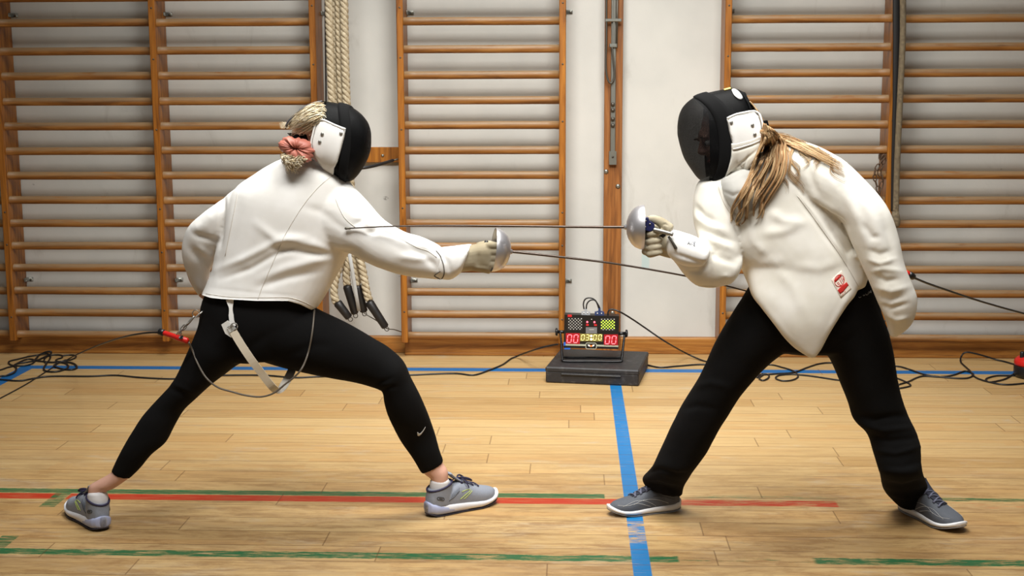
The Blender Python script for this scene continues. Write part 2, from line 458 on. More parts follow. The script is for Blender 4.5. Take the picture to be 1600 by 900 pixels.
    c = line(c, t.band(y, 4.378, 4.440), t.m('MULTIPLY', gapx, t.m('SUBTRACT', 1.0, t.sm(x, .90, .91))), RD, wearR, .45, .62)
    c = line(c, t.band(y, 4.378, 4.440), t.band(x, 1.0, 2.2, .1), sr(200, 90, 40), 1.0, .36, .46, .5)
    g2 = t.m('SUBTRACT', 1.0, t.m('MULTIPLY', t.sm(x, .32, .33), t.m('SUBTRACT', 1.0, t.sm(x, .72, .74))))
    c = line(c, t.band(yg, 3.832, 3.884), g2, GR, .95, .5, .6)
    c = line(c, t.band(yg, 3.845, 3.870), t.band(x, .33, .74), GR, 1.0, .36, .44)
    xg = t.m('ADD', x, t.m('MULTIPLY', t.m('SUBTRACT', wr, .5), .006))
    GX = FL(86, 782).x
    c = line(c, t.band(xg, GX-.03, GX+.025), t.m('MAXIMUM', t.band(y, 4.29, 4.455), t.band(y, 3.85, 4.0)), GR, .9, .42, .6)
    c = line(c, t.band(x, .184, .238), t.m('SUBTRACT', t.band(y, 2.0, 6.5), t.m('MULTIPLY', t.band(y, 4.0, 4.2, .02), t.sm(wr, .47, .53)), clamp=True), BL, .35, .58, .64)
    c = line(c, t.band(y, 6.478, 6.555), t.sm(x, FL(28, 575).x, FL(29, 575).x), sr(14, 96, 156), None)
    XL = FL(20, 586).x
    c = line(c, t.band(x, XL-.035, XL+.035), t.band(y, 2.0, 6.55), sr(14, 96, 156), None)
    c = t.mix(t.m('MULTIPLY', gs, .30), c, sr(120, 76, 34)); c = t.mix(t.m('MULTIPLY', gap, .55), c, sr(84, 52, 24))
    t.put(t.b.inputs['Base Color'], c)
    t.put(t.b.inputs['Roughness'], t.m('ADD', .34, t.m('MULTIPLY', wn2, .25)))
    t.b.inputs['Specular IOR Level'].default_value = .35
    t.bump(t.m('SUBTRACT', t.m('MULTIPLY', g, .15), t.m('ADD', gap, t.m('MULTIPLY', gs, .3))), .25, .002)
    return m
M['floor'] = floor_mat()

# ------------------------------------------------------------------ room
WY = 6.98
tag(MB().box((-5, -1.5, -.05), (5, WY+.1, 0)).build('floor', M['floor'], smooth=False), kind='structure')
tag(MB().box((-5, WY, -.05), (5, WY+.12, 4.5)).build('wall_back', M['wall'], smooth=False), kind='structure')
# skirting board between the ladders, and the deeper kick board with its floor strip under them
tag(MB().box((-5, 6.925, 0), (5, WY, PZ(1100, 529, 6.925)), .004).build('baseboard_back', M['base'], smooth=False), kind='structure')
RY = 6.82; UF = 6.785; UB = 6.972
ys = [-7, 33, 77, 117, 157, 196, 235, 274, 313, 349, 385, 420, 456, 491, 525]
RZ = [PZ(680, y, RY) for y in ys]; RZ = [RZ[0]+.115, RZ[0]+.115*2][::-1]+RZ
def ux(c): return PX(c, 300, UF)
zb = PZ(633, 536, UF); ztop = RZ[0]+.14
def ladder(xs, name, label, skip=()):
    t = thing(name, ((xs[0]+xs[-1])/2, WY-.08, 0), label, 'wall bars', 'gymnastics wall bars on the back wall')
    for i, x in enumerate(xs):
        u = MB().box((x-.0165, UF, zb), (x+.0165, UB, ztop), .003).build('upright', M['upright'], t, smooth=False)
        for z in (RZ[2]-.05, RZ[4]-.06, RZ[7], RZ[10]-.05, RZ[12]-.01, RZ[15]):
            MB().lathe([(.0048, 0), (.0048, .0012), (.003, .0025)], (x+.001, UF+.0002, z+.02*sin(i*3+z*9)), (0, -1, 0), 10).build('screw', M['dsteel'], u)
        for z in (PZ(254, 22, WY-.03), PZ(640, 439, WY-.03)):    # wall brackets
            b = MB().box((x+.0165, WY-.045, z-.010), (x+.021, WY-.002, z+.010), .001)
            b.box((x+.0165, WY-.006, z-.010), (x+.05, WY-.001, z+.010), .002)
            b.lathe([(.006, 0), (.006, .004), (.003, .006)], (x+.04, WY-.006, z), (0, -1, 0), 10)
            b.build('wall_bracket', M['steel'], t)
    for i in range(len(xs)-1):
        if i in skip: continue
        a, b = xs[i]+.0155, xs[i+1]-.0155
        for k, z in enumerate(RZ):
            rb = MB(); jz = random.uniform(-.0015, .0015); n = 20
            r = [(a+(b-a)*q/12) for q in range(13)]
            vs = []; fs = []
            for X in r:
                w = noise.noise(Vector((X*2, z*7, i)))*.0012
                for q in range(n):
                    an = 2*pi*q/n; vs.append((X, RY+cos(an)*(.0165), z+jz+w+sin(an)*.0205))
            for s_ in range(12):
                for q in range(n): fs.append((s_*n+q, s_*n+(q+1) % n, (s_+1)*n+(q+1) % n, (s_+1)*n+q))
            fs += [tuple(range(n)), tuple(12*n+q for q in range(n-1, -1, -1))]
            rb.add(vs, fs).build('rung', M['rung'], t)
    kb = MB().box((xs[0]-.01, 6.872, .012), (xs[-1]+.012, WY-.029, RZ[-1]-.008), .003)
    kb.build('kick_board', M['base'], t, smooth=False)
    MB().box((xs[0]-.01, 6.862, 0), (xs[-1]+.012, 6.90, .016), .004).build('floor_strip', M['base'], t, smooth=False)
    return t
U = [ux(c) for c in (5.5, 248.5, 494.5, 628.5, 878.5, 1133, 1390)]
dl = U[1]-U[0]; dr = U[6]-U[5]
ladder([U[0]-dl, U[0], U[1], U[2]], 'wall_bars', 'varnished wooden wall bars behind the fencer on the left')
ladder([U[3], U[4]], 'wall_bars', 'single bay of wooden wall bars between the two fencers')
ladder([U[5], U[6], U[6]+dr, U[6]+2*dr], 'wall_bars', 'varnished wooden wall bars behind the fencer on the right')

# ================================================================== things on and by the wall
def plate(poly, Y, th, mb=None, back=0.0):
    """a flat plate facing the room: outline at depth Y, th thick towards the room"""
    mb = mb or MB(); n = len(poly); f = [P(x, y, Y) for x, y in poly]
    vs = [v+Vector((0, -th, 0)) for v in f]+[v+Vector((0, back, 0)) for v in f]
    F = [tuple(range(n-1, -1, -1)), tuple(range(n, 2*n))]+[(i, (i+1) % n, (i+1) % n+n, i+n) for i in range(n)]
    return mb.add(vs, F)
def rect(x0, y0, x1, y1): return [(x0, y0), (x1, y0), (x1, y1), (x0, y1)]
# rail on the wall between two ladders
rl = MB().box((U[2]+.02, WY-.03, PZ(590, 254, WY-.03)), (U[3]+.012, WY, PZ(590, 230, WY-.03)), .003).build('wall_rail', M['upright'], smooth=False, origin=(U[3]-.2, WY, 1.0))
tag(rl, 'varnished wooden rail bolted to the wall behind the left fencer\'s mask', 'rail')
MB().lathe([(.008, 0), (.008, .003), (.004, .006)], P(598, 243, WY-.03), (0, -1, 0), 10).build('bolt', M['steel'], rl)
# post with the steel rig
po = thing('rig_post', (PX(957, 300, 6.92), WY-.03, 0), 'narrow wooden wall post carrying a steel rig rail, behind the scoring machine', 'post')
x0, x1 = PX(943.5, 300, 6.90), PX(971.5, 300, 6.90)
MB().box((x0, 6.905, PZ(960, 556, 6.9)), (x1, 6.952, ztop), .003).build('post_board', M['post'], po, smooth=False)
cx = PX(958, 150, 6.89)
MB().box((cx-.013, 6.885, PZ(958, 240, 6.89)), (cx+.013, 6.905, ztop-.02), .003).build('rail_bar', M['steel'], po, smooth=False)
MB().box((cx-.004, 6.872, PZ(958, 70, 6.88)), (cx+.006, 6.886, ztop-.02), .002).build('sliding_rod', M['steel'], po, smooth=False)
MB().tube(smooth_path([P(947.5, -20, 6.875), P(947.5, 60, 6.875), P(946.5, 100, 6.875), P(949, 122, 6.873), P(955, 130, 6.872), P(960, 118, 6.873), P(958.5, 95, 6.875), P(956, 72, 6.878)], 5), .005, 8).build('hook_loop', M['dsteel'], po)
MB().tube([P(965, -20, 6.88), P(963.5, 75, 6.88)], .005, 8).build('guide_rod', M['dsteel'], po)
MB().box((cx-.045, 6.868, PZ(958, 34, 6.87)), (cx+.04, 6.884, PZ(958, 29, 6.87)), .003).build('clamp', M['steel'], po, smooth=False)
MB().box((cx-.022, 6.870, PZ(958, 74, 6.87)), (cx+.018, 6.884, PZ(958, 68, 6.87)), .003).build('clamp', M['steel'], po, smooth=False)
for yy in (163, 172, 186, 196):
    MB().lathe([(.011, 0), (.011, .006), (.005, .012)], P(957.5, yy, 6.885), (0, -1, 0), 12).build('nut', M['dsteel'], po)
pl = plate(rect(951.5, 236, 963, 257), 6.903, .022).build('end_plate', M['steel'], po, smooth=False)
MB().lathe([(.006, 0), (.006, .002)], P(957.5, 245, 6.881), (0, -1, 0), 12).build('bolt', M['dsteel'], pl)
for a, b in ((947, 268), (965.5, 291), (957, 489)):
    MB().lathe([(.012, 0), (.012, .003), (.006, .007)], P(a, b, 6.905), (0, -1, 0), 14).build('bolt', M['steel'], po)

# climbing ropes gathered beside the ladder
def rope_mat(nm, c1, c2):
    m = mat(nm, c1, .9); t = NT(m); x, y, z = t.xyz(); v = t.comb(x, y, z)
    n = t.noise(v, 55, 4, .7); c = t.mix(t.sm(n, .3, .7), c2, c1); t.put(t.b.inputs['Base Color'], c)
    t.bump(t.noise(v, 240, 3, .7), .5, .002); return m
M['rope'] = rope_mat('hemp_rope', sr(198, 186, 160), sr(158, 142, 114)); M['leather'] = mat('black_leather', sr(26, 24, 24), .45)
def rope_mesh(path, rad, pitch, strands=3, n=8):
    pth = smooth_path(path, 1)
    # even steps along the path
    q = smooth_path(path, 40); L = [0]
    for i in range(1, len(q)): L.append(L[-1]+(q[i]-q[i-1]).length)
    step = pitch/12; out = []; k = 0; d = 0
    while d < L[-1]:
        while k < len(L)-2 and L[k+1] < d: k += 1
        t = (d-L[k])/max(L[k+1]-L[k], 1e-9); out.append((q[k].lerp(q[k+1], t), d)); d += step
    mb = MB(); N = len(out)
    for s_ in range(strands):
        pts = []
        for i, (p, dd) in enumerate(out):
            tg = (out[min(i+1, N-1)][0]-out[max(i-1, 0)][0]).normalized(); e1 = Vector((0, 1, 0)).cross(tg)
            e1 = e1.normalized() if e1.length > .1 else Vector((1, 0, 0)); e2 = tg.cross(e1)
            a = -2*pi*(dd/pitch)+2*pi*s_/strands; pts.append(p+(e1*cos(a)+e2*sin(a))*rad*.5)
        mb.tube(pts, rad*.56, n)
    return mb
ropes = [([(509, -260), (513, -40), (516, 80), (519, 170), (524, 260), (538, 360), (533, 405), (524, 436), (522, 460), (526, 473)], (528, 474), (546, 497), 6.66, 'leftmost of the hanging climbing ropes, its leather end tipped to the right'),
         ([(517, -260), (521, -40), (523, 80), (526, 170), (530, 260), (545, 360), (543, 405), (541, 430), (543, 447)], (543, 449), (555, 491), 6.70, 'climbing rope with a black leather end, second from left in the bundle'),
         ([(525, -260), (529, -40), (531, 80), (534, 170), (537, 260), (550, 360), (553, 400), (556, 425), (558, 447)], (559, 449), (569, 488), 6.68, 'climbing rope with a black leather end, third from left in the bundle'),
         ([(533, -260), (537, -40), (539, 80), (542, 170), (546, 260), (555, 360), (562, 400), (568, 430), (572, 452), (577, 471)], (578, 474), (603, 512), 6.65, 'climbing rope whose long leather end is hooked toward the middle wall bars')]
for pts, la, lb, Y, lb_ in ropes:
    o = thing('climbing_rope', P(*pts[5], Y), lb_, 'rope', 'climbing ropes gathered between the wall bars')
    path = [P(x, y, Y) for x, y in pts]
    rope_mesh(path, .0205, .085).build('rope_cord', M['rope'], o)
    a = P(*la, Y); b = P(*lb, Y); tp = a.lerp(b, -.08)
    MB().tube([tp, a, a.lerp(b, .3), a.lerp(b, .6), a.lerp(b, .95), b], [.019, .0235, .022, .021, .020, .012], 14).build('leather_end', M['leather'], o)
    d = (b-a).normalized(); c = b+d*.008
    MB().tube([c+Vector((cos(t)*.011, 0, sin(t)*.011)) for t in [2*pi*k/14 for k in range(15)]], .0022, 6).build('end_ring', M['dsteel'], o)
tag(MB().tube(smooth_path([P(503, -260, 6.88), P(507.5, -40, 6.88), P(508.5, 60, 6.88), P(509.5, 160, 6.88), P(510, 260, 6.88), P(511, 380, 6.88), P(512, 440, 6.88)], 6), .004, 6).build('thin_cord', M['leather'], origin=P(509, 80, 6.88)),
    'thin dark cord hanging left of the gathered climbing ropes', 'cord')
tag(MB().tube(smooth_path([P(568, 488, 6.66), P(573, 492, 6.66), P(590, 502, 6.66), P(604, 513, 6.66), P(616, 515, 6.70), P(627, 518.5, 6.775)], 6), .0028, 6).build('tie_wire', M['dsteel'], origin=P(600, 512, 6.7)),
    'thin wire tying the rope ends to the foot of the middle wall bars', 'wire')
tag(MB().tube([P(545, 392, 6.60), P(551, 425, 6.60), P(556, 458, 6.60), P(561, 486, 6.60)], .0095, 8, flat=.2, up=(0, 1, 0)).build('webbing_tape', mat('grey_webbing', sr(168, 168, 166), .7), origin=P(552, 430, 6.6)),
    'flat grey webbing tape hanging in front of the rope ends', 'strap')
tb = MB().tube(smooth_path([P(545, 264, 6.62), P(566, 262.5, 6.62), P(585, 259, 6.66), P(603, 254, 6.72), P(614, 250.5, 6.78)], 6), [.008]*25, 8)
tag(tb.build('black_strap', M['leather'], origin=P(590, 258, 6.66)), 'black twisted strap running from the ropes to the middle wall bars', 'strap')
MB().tube([P(613, 251, 6.78), P(622, 248.5, 6.79)], .004, 8).build('hook', M['dsteel'], bpy.data.objects['black_strap'])

# dark braided rope and flat black strip beside it at the right wall bars
def pole_mat():
    m = mat('dark_braid', sr(104, 92, 72), .85); t = NT(m); x, y, z = t.xyz()
    wv = t.m('SINE', t.m('MULTIPLY', t.m('ADD', z, t.m('MULTIPLY', x, .8)), 900.0)); n = t.noise(t.comb(x, y, z), 90, 3, .7)
    t.put(t.b.inputs['Base Color'], t.mix(t.sm(t.m('ADD', t.m('MULTIPLY', wv, .12), n), .35, .65), sr(78, 68, 54), sr(134, 120, 94)))
    t.bump(wv, .4, .002); return m
M['braid'] = pole_mat()
px_ = thing('braided_rope', P(1404, 200, 6.7), 'dark braided rope hanging straight down in front of the right wall bars', 'rope')
pp = [P(1423, -260, 6.70), P(1412, -40, 6.70), P(1410.5, 60, 6.70), P(1406, 160, 6.70), P(1402, 250, 6.70), P(1399.5, 335, 6.70)]
MB().tube(smooth_path(pp, 6), .0150, 14).build('rope_cord', M['braid'], px_)
MB().tube([P(1399.5, 330, 6.70), P(1399.5, 338, 6.70), P(1400, 346, 6.70), P(1400, 352, 6.70), P(1400, 356, 6.70)], [.0155, .021, .022, .019, .008], 14).build('knotted_end', M['braid'], px_)
st_ = MB()
q = smooth_path([P(1404, -260, 6.745), P(1400.5, -40, 6.745), P(1400.5, 60, 6.745), P(1400, 160, 6.745), P(1398, 250, 6.745), P(1397, 330, 6.745)], 6)
st_.tube(q, [.017]*len(q), 12, flat=.35, up=(0, 1, 0))
tag(st_.build('dark_strip', M['leather'], origin=P(1400, 150, 6.75)), 'flat black strip between wall bar upright and braided rope', 'strap')
# chain
def link(c, ax, r=.011, l=.010, t=.0028, rot=0):
    pts = []
    ax = Vector(ax).normalized(); e = Vector((cos(rot), sin(rot), 0)); e = (e-ax*e.dot(ax)).normalized()
    for k in range(17):
        a = 2*pi*k/16; pts.append(Vector(c)+ax*(sin(a)*r+(l if sin(a) > 0 else -l)*.6)+e*cos(a)*r*.75)
    return MB().tube(pts, t, 6, cap=False)
M['rust'] = mat('brown_steel', sr(96, 76, 60), .5, .7)
ch = thing('wall_chain', P(1378, 245, 6.76), 'short brown steel chain hanging on the right wall bar upright', 'chain')
MB().box((P(1384, 260, 6.8).x-.03, 6.80, PZ(1380, 250, 6.8)), (P(1384, 260, 6.8).x-.003, 6.84, PZ(1380, 241, 6.8)), .003).build('chain_bracket', M['rust'], ch)
cp_ = [(1380, 246), (1376, 253), (1371, 261), (1367, 269), (1367, 278), (1369, 287), (1372, 296), (1374, 305), (1376, 313)]
cp2 = [(1381, 252), (1378, 262), (1374, 270), (1379, 279), (1377, 289), (1375, 299)]
for lst, yy in ((cp_, 6.77), (cp2, 6.775)):
    for i, (x, y) in enumerate(lst):
        a = P(*lst[max(0, i-1)], yy); b = P(*lst[min(len(lst)-1, i+1)], yy)
        link(P(x, y, yy), b-a, rot=(i % 2)*pi/2).build('chain_link', M['rust'], ch)

# ================================================================== scoring machine on its case
A_ = FL(852.5, 598); B_ = FL(998, 604); ez = math.atan2(B_.y-A_.y, B_.x-A_.x)
hh = PZ(852.5, 573, A_.y); bk = FL(862, 544, hh); W_ = (B_-A_).length
dep = (bk-A_).dot(Vector((-sin(ez), cos(ez), 0)))
RM = Matrix.Translation((A_.x, A_.y, 0)) @ Matrix.Rotation(ez, 4, 'Z')
def case_mat():
    m = mat('black_case', sr(36, 35, 36), .55); t = NT(m); x, y, z = t.xyz(); v = t.comb(x, y, z)
    n = t.noise(v, 30, 5, .7); t.put(t.b.inputs['Base Color'], t.mix(t.sm(n, .5, .75), sr(30, 29, 31), sr(64, 62, 62))); t.bump(t.noise(v, 300, 2), .2, .001); return m
M['case'] = case_mat(); M['blackpl'] = mat('black_plastic', sr(20, 20, 22), .35)
cs = thing('equipment_case', ((A_+B_)/2+Vector((0, .1, 0))), 'flat black equipment case lying on the floor under the scoring machine', 'case')
MB().box((0, 0, 0), (W_, dep, hh-.02), .006, mat=RM).build('case_body', M['case'], cs, smooth=False)
MB().box((-.002, -.002, hh-.026), (W_+.002, dep+.002, hh), .006, mat=RM).build('case_lid', M['case'], cs, smooth=False)
MB().box((W_*.17, -.006, hh*.50), (W_*.81, .002, hh*.62), .002, mat=RM).build('case_groove', M['blackpl'], cs, smooth=False)
YM = FL(900, 566, hh).y
sm_ = thing('scoring_machine', (PX(925, 560, YM), YM, hh), 'black electronic fencing scoring machine showing 00 03:00 00, on the case', 'scoring machine')
def mp(x, y, dy=0): return P(x, y, YM+.03+dy)
f = MB(); pan = [(882, 491.5), (967.5, 494), (966.5, 545.5), (880.5, 543.5)]
plate(pan, YM+.03, 0, f, back=.06)
M['panel'] = mat('black_panel', sr(9, 9, 10), .4)
face = f.build('housing', M['panel'], sm_, smooth=False)
M['bracket'] = mat('bracket_steel', sr(24, 24, 26), .35, .4)
for (yy, Yq, nm) in ((568.5, YM-.005, 'tilt_bracket'), (558, YM+.09, 'tilt_bracket')):
    base_z = hh+.006
    l0 = P(875.5, 519, YM+.05); r0 = P(976, 523, YM+.05)
    bl = Vector((P(879, yy, Yq).x, Yq, base_z)); br = Vector((P(971, yy, Yq).x, Yq, base_z))
    pth = smooth_path([l0, l0.lerp(bl, .5), l0.lerp(bl, .9), bl+Vector((.012, 0, 0)), bl.lerp(br, .5), br-Vector((.012, 0, 0)), r0.lerp(br, .9), r0.lerp(br, .5), r0], 6)
    MB().tube(pth, .0055, 8).build(nm, M['bracket'], sm_)
for (x, y, sx) in ((869.5, 518.5, -1), (979, 521, 1)):
    c = P(x, y, YM+.06)
    MB().lathe([(.008, -.012), (.008, 0), (.019, .001), (.019, .009), (.013, .012)], c-Vector((sx*.006, 0, 0)), (sx, 0, 0), 18).build('clamp_knob', M['blackpl'], sm_)
    MB().tube([c, c-Vector((sx*.05, 0, 0))], .008, 10).build('clamp_axle', M['blackpl'], sm_)
def emit(nm, c, st): return mat(nm, c, .5, Emission_Color=(*c, 1), Emission_Strength=st)
M['red_on'] = emit('led_red_segment', sr(255, 110, 120), 1.3); M['red_bg'] = emit('led_red_glow', sr(140, 0, 14), .4)
M['amb_on'] = emit('led_yellow_segment', sr(240, 232, 150), .8); M['amb_bg'] = emit('lcd_olive', sr(120, 108, 50), .25)
M['colon'] = emit('led_colon', sr(255, 240, 190), 1.6); M['grn_on'] = emit('led_green', sr(200, 240, 70), 1.1); M['led_off'] = mat('led_clear', sr(190, 190, 184), .3)
M['redl'] = emit('led_red', sr(255, 90, 110), 3.0); M['redlab'] = mat('red_label', sr(190, 24, 30), .5); M['grey'] = mat('grey_label', sr(110, 110, 112), .5)
YF = YM+.03
def seg_digit(ch_, x0, y0, w, h, mb, sl=.12, t=.0014, lw=1.7):
    segs = {'0': 'abcdef', '3': 'abcdg'}[ch_]
    def q(u_, v_): return P(x0+u_*w+(1-v_)*h*sl, y0+v_*h, YF)+Vector((0, -.0025, 0))
    L = {'a': (0, 0, 1, 0), 'b': (1, 0, 1, .5), 'c': (1, .5, 1, 1), 'd': (0, 1, 1, 1), 'e': (0, .5, 0, 1), 'f': (0, 0, 0, .5), 'g': (0, .5, 1, .5)}
    for s_ in segs:
        a, b, c, d = L[s_]; p, r_ = q(a, b), q(c, d); dd = (r_-p)*.1
        mb.tube([p+dd, r_-dd], t*lw, 6)
for nm, x0, y0, txt in (('left_score_display', 885.5, 522.5, '00'), ('right_score_display', 945, 524.5, '00')):
    b = plate(rect(x0-1.5, y0-2, x0+20.5, y0+15.5), YF, .001).build('score_display', M['red_bg'], sm_, smooth=False)
    for i, c in enumerate(txt):
        mb = MB(); seg_digit(c, x0+.4+i*10, y0+.7, 6.2, 12, mb); mb.build('digit', M['red_on'], b)
b = plate([(906, 521.3), (941.5, 522), (941.3, 533.5), (906, 533)], YF, .001).build('clock_display', M['amb_bg'], sm_, smooth=False)
for x, c in ((908, '0'), (915, '3'), (926.8, '0'), (934.8, '0')):
    mb = MB(); seg_digit(c, x, 523, 4.4, 8.6, mb, t=.0009); mb.build('digit', M['amb_on'], b)
MB().lathe([(.006, 0), (.006, .0015)], P(923.8, 525, YF-.001), (0, -1, 0), 12).build('colon_dot', M['colon'], b)
MB().lathe([(.006, 0), (.006, .0015)], P(923.8, 530.3, YF-.001), (0, -1, 0), 12).build('colon_dot', M['colon'], b)
M['gridp'] = mat('lamp_grid_black', sr(34, 34, 36), .4)
for nm, x0, y0, on in (('touch_lamp', 887.3, 496.8, None), ('touch_lamp', 938.4, 497.6, 1)):
    b = plate(rect(x0-.6, y0-.6, x0+22.6, y0+19.6), YF, .001).build(nm, M['gridp'], sm_, smooth=False)
    M_on = M['led_off']; k = 0; mo = MB(); mg = MB()
    for r_ in range(8):
        for c_ in range(5 if r_ % 2 == 0 else 4):
            x = x0+1.6+c_*4.9+(0 if r_ % 2 == 0 else 2.45); y = y0+1.5+r_*2.3
            lit = on and 1 <= r_ <= 6
            (mg if lit else mo).lathe([(.0036 if lit else .0030, 0), (.0028 if lit else .0024, .0016)], P(x, y, YF-.001), (0, -1, 0), 8)
    if mg.v: tag(mg.build('lit_led', M['grn_on'], b), kind='stuff')
    tag(mo.build('unlit_led', M['led_off'], b), kind='stuff')
for x, y in ((917.6, 503.2), (928.8, 503.4)):
    MB().sphere(P(x, y, YF), .0048, 6).build('indicator_led', M['redl'], sm_)
for x, y in ((917.8, 507.6), (930.4, 507.8)):
    plate(rect(x-2.1, y-1.4, x+2.1, y+1.4), YF, .001).build('red_label', M['redlab'], sm_, smooth=False)
MB().sphere(P(924.3, 499, YF), .0026, 6).build('small_button', M['led_off'], sm_)
g = plate(rect(915.3, 511.3, 932.8, 521), YF, .0012).build('grey_label', M['grey'], sm_, smooth=False)
plate(rect(920.5, 514.6, 928.3, 515.4), YF-.0012, .0006).build('print_line', M['led_off'], g, smooth=False)
M['stripe'] = mat('silver_stripe', sr(168, 170, 150), .4); M['blue_tape'] = mat('blue_tape', sr(30, 96, 190), .5)
plate([(883.5, 537), (966, 539.5), (966, 542.2), (883.5, 539.8)], YF, .001).build('stripe', M['stripe'], sm_, smooth=False)
em = plate([(916.5, 535.3), (930.5, 535.6), (932.6, 537.5), (932.4, 543.5), (930.5, 545.6), (916.5, 545.2), (914.8, 543.3), (915, 537.2)], YF-.001, .0012).build('emblem_plate', M['stripe'], sm_, smooth=False)
plate([(917, 536.5), (930.5, 536.8), (931.3, 538), (931.2, 543.2), (930.3, 544.4), (917, 544.1), (916, 543), (916.1, 537.6)], YF-.0022, .0008).build('emblem_ground', M['panel'], em, smooth=False)
M['orange'] = mat('orange_print', sr(226, 120, 30), .5); M['white'] = mat('white_print', sr(230, 230, 226), .5)
for sgn in (-1, 1):
    plate([(923.7+sgn*a, b) for a, b in ((1.0, 540.6), (2.4, 538.6), (6.0, 538.2), (4.6, 540.0), (5.2, 540.4), (3.4, 541.2), (1.4, 541.9))], YF-.003, .0006).build('emblem_wing', M['white'], em, smooth=False)
plate([(923.7+a, b) for a, b in ((-2.2, 538.4), (0, 539.6), (2.2, 538.4), (1.9, 540.8), (0, 542.6), (-1.9, 540.8))], YF-.003, .0008).build('emblem_centre', M['orange'], em, smooth=False)
plate(rect(880.6, 534.5, 883.8, 540), YF-.001, .001).build('tape_mark', M['blue_tape'], sm_, smooth=False)
plate(rect(881.8, 543.6, 891.2, 545.8), YF-.001, .001).build('tape_mark', M['blue_tape'], sm_, smooth=False)
plate(rect(887, 491.6, 893.5, 495.2), YF-.0005, .001).build('red_label', M['redlab'], sm_, smooth=False)
# plugs and their leads
M['clear'] = mat('clear_plug', sr(190, 196, 205), .2, Transmission_Weight=.5); M['navy'] = mat('navy_plug', sr(38, 54, 96), .4)
def plug(nm, x0, x1, ytop, ybot, m, lab):
    mb = MB(); c = (x0+x1)/2
    plate([(x0, ybot), (x0, ybot-(ybot-ytop)*.5), (c-2, ybot-(ybot-ytop)*.6), (c-1.6, ytop), (c+1.6, ytop), (c+2, ybot-(ybot-ytop)*.6), (x1, ybot-(ybot-ytop)*.5), (x1, ybot)], YM+.045, .012, mb, back=.012)
    o = mb.build(nm, m, smooth=False, origin=P(c, ybot, YM+.045)); tag(o, lab, 'plug')
    for dx in (-.22, .22):
        MB().lathe([(.003, 0), (.003, .002)], P(c+dx*(x1-x0), ybot-3.5, YM+.033), (0, -1, 0), 8).build('plug_screw', M['white'], o)
    return o
plug('body_wire_plug', 908.5, 922, 482.5, 492, M['clear'], 'clear three-pin plug on top of the scoring machine')
plug('body_wire_plug', 929.3, 944, 481.5, 493, M['navy'], 'navy blue three-pin plug on top of the scoring machine')
def wire(pts, r, lab, nm='floor_cable', cat='cable', sub=6, group=None, m=None):
    q = []
    for p in pts:
        v = FL(p[0], p[1], r) if len(p) == 2 else P(*p)
        if len(p) == 2 and v.y > 6.80: v = P(p[0], p[1], 6.80)      # lies up against the skirting
        q.append(v)
    path = smooth_path(q, sub)
    for v in path: v.z = max(v.z, r)
    o = MB().tube(path, r, 7).build(nm, m or M['cable'], origin=q[len(q)//2]); return tag(o, lab, cat, group)
yy = YM+.045
wire([(912.5, 483, yy), (911.5, 475, yy), (914, 468, yy), (920, 465.5, yy), (927, 467, yy), (932, 472, yy), (935.5, 482, yy)], .0035, 'outer black lead looping over from clear plug to blue plug', 'plug_lead')
wire([(916, 483, yy), (917, 475, yy), (922, 469.5, yy), (929, 469, yy), (934, 475, yy), (937.5, 482, yy)], .0035, 'inner black lead looping over from clear plug to blue plug', 'plug_lead')
wire([(950, 494, yy), (950, 488, yy), (953, 484, yy), (960, 484, yy), (972, 489, yy), (990, 500, 6.45), (1012, 515, 6.5), (1040, 534, 6.52), (1072, 552), (1100, 564), (1130, 572), (1160, 576), (1200, 570), (1222, 574), (1240, 580), (1247, 588), (1238, 594), (1222, 595), (1212, 591), (1218, 586.5), (1240, 585), (1270, 588), (1311, 594), (1350, 597), (1390, 590), (1404, 592), (1423, 602), (1405, 607)], .0042,
     'black lead from the top of the scoring machine dropping to the floor')
wire([(872, 538, 6.42), (860, 540, 6.45), (840, 545, 6.5), (807, 557), (785, 570), (763, 579), (740, 586), (707, 583.5), (640, 586), (580, 588), (510, 588), (460, 590), (413, 586.5), (347, 586.5), (310, 589), (268, 592), (220, 590), (180, 586.5), (140, 588), (80, 588), (55, 591), (30, 595), (0, 593), (-30, 592)], .0045,
     'long black cable crossing the floor from the scoring machine to the left')
wire([(992, 566), (1003, 568), (1030, 574), (1060, 572), (1100, 569.5), (1140, 574), (1170, 582), (1187, 585.5), (1215, 584), (1240, 582), (1262, 574), (1280, 568.5), (1300, 567), (1340, 570), (1398, 572), (1420, 577), (1447, 586), (1480, 590), (1510, 591), (1521, 585), (1508, 580), (1490, 586), (1470, 589), (1440, 588), (1420, 596), (1404, 601)], .0045,
     'black cable from under the scoring machine, looping along the blue line to the right')
wire([(1183, 590), (1190, 584.5), (1201, 586), (1200, 591), (1192, 594.5), (1186, 591), (1192, 586)], .0045, 'small loop of black cable beside the right fencer\'s front leg')
wire([(1600, 574), (1590, 571), (1560, 563), (1530, 554), (1510, 550.5), (1502, 557), (1502, 567), (1515, 579), (1525, 590), (1550, 598), (1575, 601), (1610, 598)], .0045, 'black cable making a wide loop in front of the red and black reel')
wire([(1620, 566), (1600, 574), (1575, 590), (1560, 595), (1545, 597), (1541, 592), (1555, 587.5), (1575, 587), (1600, 587)], .0045, 'short black cable doubled back on the floor at the reel')
def c9(L): return [(x/9, 520+y/9) for x, y in L]
